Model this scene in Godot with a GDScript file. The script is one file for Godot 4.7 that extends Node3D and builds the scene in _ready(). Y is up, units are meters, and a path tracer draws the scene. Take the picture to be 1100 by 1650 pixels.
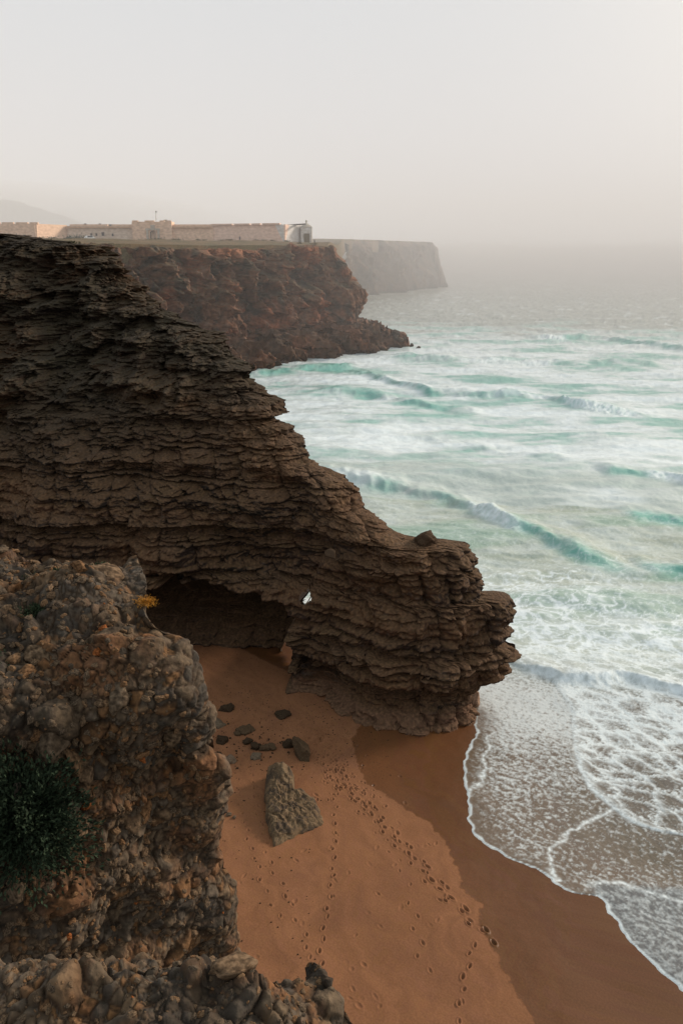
extends Node3D
# A stormy bay under sandstone cliffs: camera, sky, sun, mist first; then sea, sand, cliffs; then the fortress and the small things.

const EYE := 30.0
const PITCH := 0.29487          # camera looks down by this much
var taken := {}
var tex := {}
var mats := {}
var n_low: FastNoiseLite
var n_mid: FastNoiseLite
var n_fine: FastNoiseLite
var n_block: FastNoiseLite
var n_cell: FastNoiseLite
var n_ridge: FastNoiseLite
var n_brick: FastNoiseLite
var bed_prof := PackedFloat32Array()
var bed_tone := PackedFloat32Array()
var bed_id := PackedFloat32Array()
var shore_x: PackedFloat32Array
var wet_x: PackedFloat32Array
var shore_s: PackedFloat32Array
var swash_x: PackedFloat32Array

func _ready() -> void:
	var cam := Camera3D.new()
	cam.name = "camera"
	cam.position = Vector3(0, EYE, 0)
	cam.rotation = Vector3(-PITCH, 0, 0)
	cam.fov = 62.0
	cam.near = 0.1
	cam.far = 60000.0
	add_child(cam)
	cam.current = true
	var sky := ProceduralSkyMaterial.new()
	sky.sky_top_color = Color(0.79, 0.835, 0.865)
	sky.sky_horizon_color = Color(0.94, 0.925, 0.922)
	sky.sky_curve = 0.28
	sky.ground_horizon_color = Color(0.85, 0.83, 0.82)
	sky.ground_bottom_color = Color(0.40, 0.40, 0.38)
	sky.ground_curve = 0.1
	sky.sun_angle_max = 80.0
	sky.sun_curve = 0.4
	var env := Environment.new()
	env.background_mode = Environment.BG_SKY
	env.sky = Sky.new()
	env.sky.sky_material = sky
	env.tonemap_mode = Environment.TONE_MAPPER_LINEAR
	env.tonemap_exposure = 1.0
	env.sdfgi_enabled = true
	env.ssao_enabled = true
	env.ssil_enabled = true
	env.volumetric_fog_enabled = true
	env.volumetric_fog_density = 0.0
	var we := WorldEnvironment.new()
	we.name = "environment"
	we.environment = env
	add_child(we)
	var sun := DirectionalLight3D.new()
	sun.name = "sun"
	sun.light_color = Color(1.0, 0.95, 0.885)
	sun.light_energy = 1.6
	sun.light_angular_distance = 12.0
	sun.shadow_enabled = true
	sun.look_at_from_position(Vector3.ZERO, -Vector3(0.80, 0.36, -0.48))      # to the right, a little ahead, low behind the mist
	add_child(sun)
	mist("sea_mist", Vector3(0, 19, -2150), Vector3(5000, 42, 3900), 0.0014)
	mist("far_sea_mist", Vector3(0, 18, -4300), Vector3(9000, 40, 7400), 0.0010)
	mist("high_haze", Vector3(0, 640, -12400), Vector3(22000, 1290, 24000), 0.00007)
	mist("hill_mist", Vector3(-9500, 100, -16000), Vector3(17000, 2600, 3600), 0.0004, RenderingServer.FOG_VOLUME_SHAPE_ELLIPSOID)
	setup_noise()
	setup_materials()
	build_tables()
	var t0 := Time.get_ticks_msec()
	build_sand()
	print("sand ", Time.get_ticks_msec() - t0)
	build_sea()
	print("sea ", Time.get_ticks_msec() - t0)
	build_main_cliff()
	print("cliff ", Time.get_ticks_msec() - t0)
	build_promontory()
	build_far_headland()
	build_plateau()
	build_hill()
	print("far ", Time.get_ticks_msec() - t0)
	build_spur()
	build_near_ledge()
	build_boulders()
	build_fortress()
	build_scrub()
	build_people()
	print("spur ", Time.get_ticks_msec() - t0)

# ---------------------------------------------------------------- helpers

func numbered(called: String) -> String:
	if not taken.has(called):
		taken[called] = 0
		return called
	taken[called] += 1
	return "%s_%03d" % [called, taken[called]]

func tag(o: Node, label: String, category: String, group := "", kind := "") -> Node:
	if label: o.set_meta("label", label)
	if category: o.set_meta("category", category)
	if group: o.set_meta("group", group)
	if kind: o.set_meta("kind", kind)
	return o

func put(called: String, mesh: Mesh, m: Material, parent: Node = null) -> MeshInstance3D:
	var o := MeshInstance3D.new()
	o.name = numbered(called) if parent == null else called
	o.mesh = mesh
	if m: o.material_override = m
	if parent == null:
		add_child(o)
	else:
		parent.add_child(o, true)
	return o

func base(called: String, at: Vector3, turn := 0.0) -> Node3D:
	var o := Node3D.new()
	o.name = numbered(called)
	o.position = at
	o.rotation.y = turn
	add_child(o)
	return o

func mist(called: String, at: Vector3, size: Vector3, density: float, shape := RenderingServer.FOG_VOLUME_SHAPE_BOX) -> void:
	var f := FogVolume.new()
	f.name = called
	f.shape = shape
	f.size = size
	f.position = at
	var m := FogMaterial.new()
	m.density = density
	m.albedo = Color(1.0, 0.985, 0.975)
	f.material = m
	f.set_meta("kind", "stuff")
	f.set_meta("label", "pale sea mist thickening towards the horizon")
	f.set_meta("category", "mist")
	add_child(f)

func noise(s: int, freq: float, oct: int, kind := FastNoiseLite.TYPE_SIMPLEX_SMOOTH, fr := FastNoiseLite.FRACTAL_FBM) -> FastNoiseLite:
	var n := FastNoiseLite.new()
	n.seed = s
	n.noise_type = kind
	n.frequency = freq
	n.fractal_type = fr if oct > 1 else FastNoiseLite.FRACTAL_NONE
	n.fractal_octaves = oct
	return n

func setup_noise() -> void:
	n_low = noise(3, 0.06, 2)
	n_mid = noise(5, 0.32, 5)
	n_fine = noise(7, 1.7, 3)
	n_block = noise(9, 0.45, 2)
	n_cell = noise(11, 0.5, 1, FastNoiseLite.TYPE_CELLULAR)
	n_cell.cellular_return_type = FastNoiseLite.RETURN_DISTANCE2_SUB
	n_cell.cellular_jitter = 1.0
	n_brick = noise(12, 0.9, 1, FastNoiseLite.TYPE_CELLULAR)
	n_brick.cellular_return_type = FastNoiseLite.RETURN_CELL_VALUE
	n_brick.cellular_jitter = 1.0
	n_ridge = noise(13, 0.16, 4, FastNoiseLite.TYPE_SIMPLEX_SMOOTH, FastNoiseLite.FRACTAL_RIDGED)

func noise_tex(n: FastNoiseLite, lo: Color, hi: Color, as_normal := false, bump := 6.0) -> NoiseTexture2D:
	var t := NoiseTexture2D.new()
	t.width = 512
	t.height = 512
	t.seamless = true
	t.noise = n
	if as_normal:
		t.as_normal_map = true
		t.bump_strength = bump
	else:
		var g := Gradient.new()
		g.set_color(0, lo)
		g.set_color(1, hi)
		t.color_ramp = g
	return t

func vmat(rough: float, spec := 0.3) -> StandardMaterial3D:
	var m := StandardMaterial3D.new()
	m.vertex_color_use_as_albedo = true
	m.roughness = rough
	m.metallic_specular = spec
	return m

func tri(m: StandardMaterial3D, scale: float, col: Texture2D, nrm: Texture2D, depth: float) -> void:
	m.uv1_triplanar = true
	m.uv1_world_triplanar = true
	m.uv1_scale = Vector3.ONE * scale
	if col: m.albedo_texture = col
	if nrm:
		m.normal_enabled = true
		m.normal_texture = nrm
		m.normal_scale = depth

func flat(c: Color, rough := 0.85) -> StandardMaterial3D:
	var m := StandardMaterial3D.new()
	m.albedo_color = c.linear_to_srgb()
	m.roughness = rough
	return m

func setup_materials() -> void:
	var nr := noise(21, 0.018, 6)
	tex.grain = noise_tex(nr, Color(0.5, 0.5, 0.5), Color(1, 1, 1))
	tex.grain_n = noise_tex(nr, Color.BLACK, Color.WHITE, true, 9.0)
	var ns := noise(22, 0.03, 4)
	tex.blotch = noise_tex(noise(24, 0.012, 6), Color(0.25, 0.24, 0.23), Color(1.25, 1.22, 1.18))
	tex.sand = noise_tex(ns, Color(0.86, 0.85, 0.84), Color(1, 1, 1))
	tex.sand_n = noise_tex(ns, Color.BLACK, Color.WHITE, true, 3.0)
	var nw := noise(23, 0.02, 4)
	tex.water_n = noise_tex(nw, Color.BLACK, Color.WHITE, true, 5.0)
	mats.rock = vmat(0.92)
	tri(mats.rock, 0.35, tex.grain, tex.grain_n, 1.0)
	mats.far_rock = vmat(0.95)
	tri(mats.far_rock, 0.06, tex.grain, null, 1.0)
	mats.near_rock = vmat(0.9)
	tri(mats.near_rock, 1.1, tex.grain, tex.grain_n, 1.0)
	mats.sand = vmat(0.85, 0.25)
	tri(mats.sand, 0.5, tex.sand, tex.sand_n, 0.35)
	mats.wet_sand = vmat(0.45, 0.28)
	tri(mats.wet_sand, 0.5, tex.sand, tex.sand_n, 0.15)
	mats.sea = vmat(0.28, 0.45)
	tri(mats.sea, 0.22, null, tex.water_n, 0.5)
	mats.ground = vmat(1.0)
	tri(mats.ground, 0.15, tex.grain, null, 1.0)

func lut(pts: Array, x0: float, x1: float, n: int, key := 0, val := 1) -> PackedFloat32Array:
	var out := PackedFloat32Array()
	out.resize(n)
	var k := 0
	for i in n:
		var x := lerpf(x0, x1, float(i) / (n - 1))
		while k < pts.size() - 2 and pts[k + 1][key] < x:
			k += 1
		var a: float = pts[k][key]
		var b: float = pts[k + 1][key]
		out[i] = lerpf(pts[k][val], pts[k + 1][val], clampf((x - a) / maxf(b - a, 1e-6), 0.0, 1.0))
	return out

func lk(a: PackedFloat32Array, x0: float, inv: float, x: float) -> float:
	var f := clampf((x - x0) * inv, 0.0, a.size() - 1.001)
	var i := int(f)
	return lerpf(a[i], a[i + 1], f - i)

func grid_mesh(pos: PackedVector3Array, nrm: PackedVector3Array, col: PackedColorArray, nu: int, nv: int, skip := PackedByteArray()) -> ArrayMesh:
	var idx := PackedInt32Array()
	idx.resize((nu - 1) * (nv - 1) * 6)
	var k := 0
	var has := skip.size() > 0
	for j in nv - 1:
		for i in nu - 1:
			var a := j * nu + i
			if has and (skip[a] + skip[a + 1] + skip[a + nu] + skip[a + nu + 1]) > 3:
				continue
			idx[k] = a; idx[k + 1] = a + 1; idx[k + 2] = a + nu
			idx[k + 3] = a + 1; idx[k + 4] = a + nu + 1; idx[k + 5] = a + nu
			k += 6
	idx.resize(k)
	var arr := []
	arr.resize(Mesh.ARRAY_MAX)
	arr[Mesh.ARRAY_VERTEX] = pos
	arr[Mesh.ARRAY_NORMAL] = nrm
	arr[Mesh.ARRAY_COLOR] = col
	arr[Mesh.ARRAY_INDEX] = idx
	var m := ArrayMesh.new()
	m.add_surface_from_arrays(Mesh.PRIMITIVE_TRIANGLES, arr)
	return m

func grid_normals(pos: PackedVector3Array, nu: int, nv: int) -> PackedVector3Array:
	var out := PackedVector3Array()
	out.resize(nu * nv)
	for j in nv:
		var ja := maxi(j - 1, 0) * nu
		var jb := mini(j + 1, nv - 1) * nu
		for i in nu:
			var du := pos[j * nu + mini(i + 1, nu - 1)] - pos[j * nu + maxi(i - 1, 0)]
			var dv := pos[jb + i] - pos[ja + i]
			out[j * nu + i] = dv.cross(du).normalized()
	return out

func sm(a: float, b: float, x: float) -> float:
	var t := clampf((x - a) / (b - a), 0.0, 1.0)
	return t * t * (3.0 - 2.0 * t)

# A cliff as a sheet: each row has [height, right-hand end, depth of that end, tilt]; the sheet runs from the left to the end, round a corner of radius r and back.
func wall_grid(rows: Array, xl: float, nf: int, nc: int, nb: int, nv: int, r: float, back: Vector2, shape: PackedFloat32Array, drop := 0.0) -> Dictionary:
	var cum := [0.0]
	for k in rows.size() - 1:
		var dy: float = rows[k + 1][0] - rows[k][0]
		var dz: float = rows[k + 1][2] - rows[k][2]
		cum.append(cum[-1] + sqrt(dy * dy + dz * dz) + 0.001)
	var nu := nf + nc + nb
	var pos := PackedVector3Array()
	var hn := PackedVector3Array()
	pos.resize(nu * nv)
	hn.resize(nu * nv)
	var k := 0
	for j in nv:
		var s: float = cum[-1] * j / (nv - 1)
		while k < rows.size() - 2 and cum[k + 1] < s:
			k += 1
		var t: float = clampf((s - cum[k]) / (cum[k + 1] - cum[k]), 0.0, 1.0)
		var y: float = lerpf(rows[k][0], rows[k + 1][0], t)
		var xr: float = lerpf(rows[k][1], rows[k + 1][1], t)
		var z: float = lerpf(rows[k][2], rows[k + 1][2], t)
		var tilt: float = lerpf(rows[k][3], rows[k + 1][3], t)
		var xe := xr - r
		var ze := z + r
		var shape_e := lk(shape, -80.0, 4.0, xe) if shape.size() else 0.0
		for i in nu:
			var p: Vector3
			if i < nf:
				var x := lerpf(xl, xe, float(i) / nf)
				var zz := ze + tilt * (xe - x)
				if shape.size():
					zz += lk(shape, -80.0, 4.0, x) - shape_e
				p = Vector3(x, y, zz)
			elif i < nf + nc:
				var a := (float(i - nf) / nc) * PI * 0.5
				p = Vector3(xe + r * sin(a), y, z + r * cos(a))
			else:
				var q := float(i - nf - nc) / maxf(nb - 1, 1)
				p = Vector3(xr + back.x * q, y - drop * q * q, z + back.y * q)
			pos[j * nu + i] = p
		for i in nu:
			var d := pos[j * nu + mini(i + 1, nu - 1)] - pos[j * nu + maxi(i - 1, 0)]
			hn[j * nu + i] = Vector3(-d.z, 0, d.x).normalized()
	return {"pos": pos, "hn": hn, "nu": nu, "nv": nv, "nf": nf}

# ---------------------------------------------------------------- beach and sea

func build_tables() -> void:
	# right-hand rim of the dry beach: the water's edge, x for each z from -100 to -20
	shore_x = lut([[-100, -40], [-85, -22], [-75, -12], [-66, -3], [-60, 3], [-55, 7.2], [-51, 9.0], [-48.5, 8.7], [-45.3, 7.46], [-43.5, 7.25], [-41.7, 7.25], [-39.7, 6.95], [-38.6, 7.05], [-37.7, 7.45], [-36.6, 8.45], [-36, 9.5], [-35.4, 10.15], [-34.8, 10.5], [-34.3, 11.0], [-34.03, 11.45], [-33.95, 12.3], [-33.6, 12.44], [-32.65, 12.6], [-31.5, 12.77], [-30.2, 13.24], [-29.2, 13.7], [-28.4, 14.33], [-27.5, 15.2], [-24, 19], [-20, 24]], -100, -20, 1601)
	shore_s = shore_x.duplicate()
	for i in shore_x.size():
		var sum := 0.0
		for k in range(-60, 61, 6):
			sum += shore_x[clampi(i + k, 0, 1600)]
		shore_s[i] = sum / 21.0
	wet_x = lut([[-100, -60], [-60, -8], [-54, -2], [-49.5, 1.5], [-48.9, 1.25], [-47.1, 0.66], [-45.4, 0.76], [-42.5, 1.43], [-40.8, 3.1], [-39.2, 4.7], [-37.6, 5.35], [-35.5, 5.72], [-34, 5.82], [-33, 6.56], [-31.6, 6.29], [-29.6, 6.75], [-27.9, 7.2], [-26.4, 7.62], [-20, 10]], -100, -20, 1601)
	swash_x = lut([[-100, -10], [-70, 6], [-62, 11], [-58.5, 13.2], [-57.2, 15.4], [-54.4, 15.7], [-52.2, 15.9], [-47.7, 14.85], [-45.2, 14.5], [-43.1, 14.6], [-41.2, 15.45], [-40, 15.95], [-39.2, 17.2], [-38.6, 19.0], [-38, 22], [-30, 40], [-20, 40]], -100, -20, 1601)

func sand_y(x: float, z: float) -> float:
	var d := lk(shore_s, -100.0, 20.0, z) - x
	if d > 0.0:
		return 0.4 + 0.9 * (1.0 - exp(-d * 0.075))
	return 0.4 + d * 0.07

func build_sand() -> void:
	var nu := 640
	var nv := 620
	var pos := PackedVector3Array()
	var col := PackedColorArray()
	pos.resize(nu * nv)
	col.resize(nu * nv)
	var wob := noise(31, 0.9, 3)
	var soft := noise(32, 0.12, 3)
	var azs := PackedFloat32Array()
	var dips := PackedFloat32Array()
	for i in nu:
		var t := float(i) / (nu - 1)
		azs.append(deg_to_rad(lerpf(-15.5, 19.0, t)) if i > 12 and i < nu - 12 else deg_to_rad(lerpf(-15.5, 19.0, t) + (-25.0 * (13 - i) / 13.0 if i <= 12 else 30.0 * (i - nu + 13) / 13.0)))
	for j in nv:
		var t := float(j) / (nv - 1)
		dips.append(deg_to_rad(lerpf(22.0, 51.0, t)))
	for j in nv:
		var rr := 29.2 / tan(dips[j])
		for i in nu:
			var x := rr * sin(azs[i])
			var z := -rr * cos(azs[i])
			var y := sand_y(x, z)
			var n := soft.get_noise_2d(x, z)
			y += n * 0.10 + wob.get_noise_2d(x, z) * 0.012
			pos[j * nu + i] = Vector3(x, y, z)
	var is_wet := PackedByteArray()
	is_wet.resize(nu * nv)
	# footprints: dents with a small rim
	var marks := footprints()
	for f in marks:
		var p: Vector2 = f.p
		var dd := sqrt(p.x * p.x + p.y * p.y)
		var dip := rad_to_deg(atan(29.2 / dd))
		var az := rad_to_deg(atan2(p.x, -p.y))
		var jc := int((dip - 22.0) / 29.0 * (nv - 1))
		var ic := int((az + 15.5) / 34.5 * (nu - 1))
		var ax: Vector2 = f.d
		for j in range(maxi(jc - 11, 0), mini(jc + 12, nv)):
			for i in range(maxi(ic - 9, 13), mini(ic + 10, nu - 13)):
				var q := pos[j * nu + i]
				var o := Vector2(q.x, q.z) - p
				var u: float = o.dot(ax) / f.l
				var v: float = o.dot(Vector2(-ax.y, ax.x)) / f.w
				var r2: float = u * u + v * v
				if r2 < 5.0:
					pos[j * nu + i].y += f.h * (-exp(-r2 * 1.4) + 0.42 * exp(-(sqrt(r2) - 1.35) * (sqrt(r2) - 1.35) * 6.0))
	var nrm := grid_normals(pos, nu, nv)
	for j in nv:
		for i in nu:
			var p := pos[j * nu + i]
			var edge := lk(wet_x, -100.0, 20.0, p.z)
			var d := p.x - edge + wob.get_noise_2d(p.x * 1.5, p.z * 1.5) * 0.22
			var wet := sm(-0.05, 0.08, d)
			is_wet[j * nu + i] = 1 if wet > 0.5 else 0
			var toward := sm(0.0, 7.0, lk(shore_x, -100.0, 20.0, p.z) - p.x)
			var c := Color(0.212, 0.093, 0.043).lerp(Color(0.235, 0.106, 0.051), soft.get_noise_2d(p.x * 3.0 + 40.0, p.z * 3.0) * 0.5 + 0.5)
			var damp := sm(0.05, 0.5, soft.get_noise_2d(p.x * 1.6 - 90.0, p.z * 1.6))
			c = c.lerp(Color(0.18, 0.08, 0.043), damp * 0.4)
			var cw := Color(0.112, 0.046, 0.018).lerp(Color(0.13, 0.055, 0.023), toward)
			c = c.lerp(cw, wet)
			var lines := wob.get_noise_2d(d * 0.9 + soft.get_noise_2d(p.x * 2.0, p.z * 2.0) * 1.5, p.z * 0.06)
			c = c * (1.0 + 0.16 * lines * (1.0 - 0.5 * wet))
			# grit scattered near the cliff foot
			if wob.get_noise_2d(p.x * 9.0, p.z * 9.0) > 0.50 and p.z < -43.0 and p.x < 2.5:
				c = c * 0.6
			c.a = 1.0
			col[j * nu + i] = c
	var o := put("beach_sand", grid_mesh(pos, nrm, col, nu, nv, is_wet), mats.sand)
	tag(o, "orange brown beach sand crossed by trails of footprints", "sand", "", "structure")
	for k in nu * nv: is_wet[k] = 1 - is_wet[k]
	# faces on the border belong to the dry sheet alone
	var only := PackedByteArray()
	only.resize(nu * nv)
	for j in nv - 1:
		for i in nu - 1:
			var k := j * nu + i
			only[k] = 1 if is_wet[k] + is_wet[k + 1] + is_wet[k + nu] + is_wet[k + nu + 1] > 0 else 0
	var w := put("wet_sand", grid_mesh_cells(pos, nrm, col, nu, nv, only), mats.wet_sand)
	tag(w, "dark smooth wet sand left by the waves along the water", "wet sand", "", "structure")

func footprints() -> Array:
	var rng := RandomNumberGenerator.new()
	rng.seed = 77
	var out := []
	var trails := [
		[[[-1.95, -47.1], [-0.36, -42.5], [1.69, -39.7], [2.89, -37.1], [4.22, -34.4], [5.46, -32.4], [6.59, -30.5]], 0.13, 0.62, 0.15, 1.0],
		[[[-1.2, -46.8], [0.3, -42.3], [2.1, -39.3], [3.4, -36.9], [4.9, -34.0], [6.0, -32.0], [7.3, -29.8]], 0.16, 0.68, 0.20, 1.0],
		[[[0.6, -42.0], [2.5, -38.6], [3.9, -35.9], [5.2, -33.4], [6.3, -31.5]], 0.12, 0.75, 0.22, 0.8],
		[[[-0.35, -44.8], [-0.35, -40.8], [-0.33, -38.1], [-0.46, -35.3], [-0.59, -33.2], [-0.84, -31.2], [-0.86, -28.5]], 0.12, 0.66, 0.07, 0.9],
		[[[-5.9, -46.5], [-5.2, -43.0], [-4.62, -40.2], [-3.77, -36.2], [-2.99, -34.0], [-1.66, -30.9], [-1.2, -28.0]], 0.12, 0.7, 0.1, 0.65],
		[[[-6.2, -43.2], [-5.6, -40.2], [-4.6, -36.6], [-3.6, -33.5], [-2.6, -31.0]], 0.11, 0.72, 0.1, 0.55],
		[[[4.6, -26.4], [4.99, -27.9], [5.43, -29.2], [6.0, -31.0]], 0.13, 0.55, 0.12, 0.9],
		[[[-2.6, -47.5], [-1.3, -44.5], [-0.6, -43.0], [1.0, -40.5], [2.2, -37.5], [3.1, -35.0], [3.3, -32.0], [3.6, -28.0]], 0.12, 0.78, 0.25, 0.5],
	]
	for t in trails:
		var pts: Array = t[0]
		var side := 1.0
		for k in pts.size() - 1:
			var a := Vector2(pts[k][0], pts[k][1])
			var b := Vector2(pts[k + 1][0], pts[k + 1][1])
			var n := maxi(1, int(a.distance_to(b) / t[2]))
			for s in n:
				var d := (b - a).normalized()
				var p: Vector2 = a.lerp(b, (s + rng.randf_range(-0.15, 0.15)) / n) + Vector2(-d.y, d.x) * (side * t[3] * 0.8 + rng.randf_range(-0.07, 0.07))
				side = -side
				out.append({"p": p, "d": d.rotated(rng.randf_range(-0.35, 0.35)), "l": t[1] * rng.randf_range(0.9, 1.25), "w": t[1] * rng.randf_range(0.45, 0.65), "h": 0.095 * t[4] * rng.randf_range(0.6, 1.25)})
	for k in 150:                                   # trampled ground where the paths meet
		var t := pow(rng.randf(), 0.8)
		var p := Vector2(lerpf(-1.6, 1.0, t) + rng.randfn(0, 0.75), lerpf(-49.5, -40.5, t) + rng.randfn(0, 0.7))
		out.append({"p": p, "d": Vector2.from_angle(rng.randf_range(0.6, 2.4)), "l": rng.randf_range(0.09, 0.14), "w": rng.randf_range(0.05, 0.08), "h": rng.randf_range(0.03, 0.085)})
	for k in 70:                                    # old, faint marks
		var p := Vector2(rng.randf_range(-5.0, 5.0), rng.randf_range(-44.0, -27.0))
		out.append({"p": p, "d": Vector2.from_angle(rng.randf_range(0.6, 2.4)), "l": rng.randf_range(0.1, 0.2), "w": rng.randf_range(0.06, 0.1), "h": rng.randf_range(0.012, 0.04)})
	return out

# crest lines of the breakers: points (x, z), height, front width, back width, broken (white) stretch of x
func crest_list() -> Array:
	return [
		{"p": [[-12, -123], [3, -113.5], [8.3, -110], [13.5, -104.8], [16.7, -100], [20.7, -93], [23.3, -86.2], [27.1, -81.4], [31, -78]], "h": 1.5, "f": 2.2, "b": 5.0, "w": [15.8, 20.5], "t": 1.0},
		{"p": [[0, -232], [8, -220], [19.5, -191], [28.6, -186.5], [43.2, -185], [48.2, -173], [57.9, -164], [66, -160]], "h": 1.6, "f": 3.0, "b": 7.0, "w": [46, 58], "t": 0.9},
		{"p": [[66, -323], [75.5, -319], [93.8, -319], [110, -283], [130, -262]], "h": 2.4, "f": 5.0, "b": 9.0, "w": [68, 82], "t": 1.0},
		{"p": [[-26, -222], [-19.6, -225], [-8.4, -231], [1.7, -235], [6, -238]], "h": 1.5, "f": 5.0, "b": 7.0, "w": [40, 40], "t": 1.0},
		{"p": [[36, -119], [40, -118], [43, -117], [46.6, -112.5], [54, -108]], "h": 1.0, "f": 1.8, "b": 4.0, "w": [42.5, 60], "t": 0.9},
		{"p": [[33, -99], [37, -97.5], [40.4, -96.2], [50, -95]], "h": 0.9, "f": 2.2, "b": 4.0, "w": [90, 90], "t": 1.0},
		{"p": [[29, -81], [32, -79.6], [34, -79.1], [42, -77]], "h": 0.9, "f": 2.0, "b": 4.0, "w": [90, 90], "t": 1.0},
		{"p": [[12.0, -60.2], [13.3, -58.9], [15, -58.0], [17, -56.9], [20.5, -56.4], [22.6, -55.6], [24.5, -54.8], [30, -53]], "h": 0.55, "f": 0.8, "b": 2.6, "w": [11, 30], "t": 0.1},
		{"p": [[-6, -196], [6, -190], [16, -178], [22, -170], [30, -168]], "h": 1.0, "f": 3.0, "b": 6.0, "w": [90, 90], "t": 0.6},
		{"p": [[10, -262], [24, -255], [40, -252], [60, -247], [70, -240]], "h": 1.2, "f": 3.5, "b": 7.0, "w": [34, 60], "t": 0.6},
		{"p": [[58, -250], [70, -247], [82, -248], [92, -240]], "h": 1.3, "f": 4.0, "b": 7.0, "w": [200, 200], "t": 0.8},
		{"p": [[14, -142], [22, -136], [30, -128], [36, -124]], "h": 0.7, "f": 2.4, "b": 5.0, "w": [90, 90], "t": 0.5},
		{"p": [[80, -196], [98, -190], [120, -186]], "h": 1.2, "f": 3.0, "b": 6.0, "w": [200, 200], "t": 0.7},
	]

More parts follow.
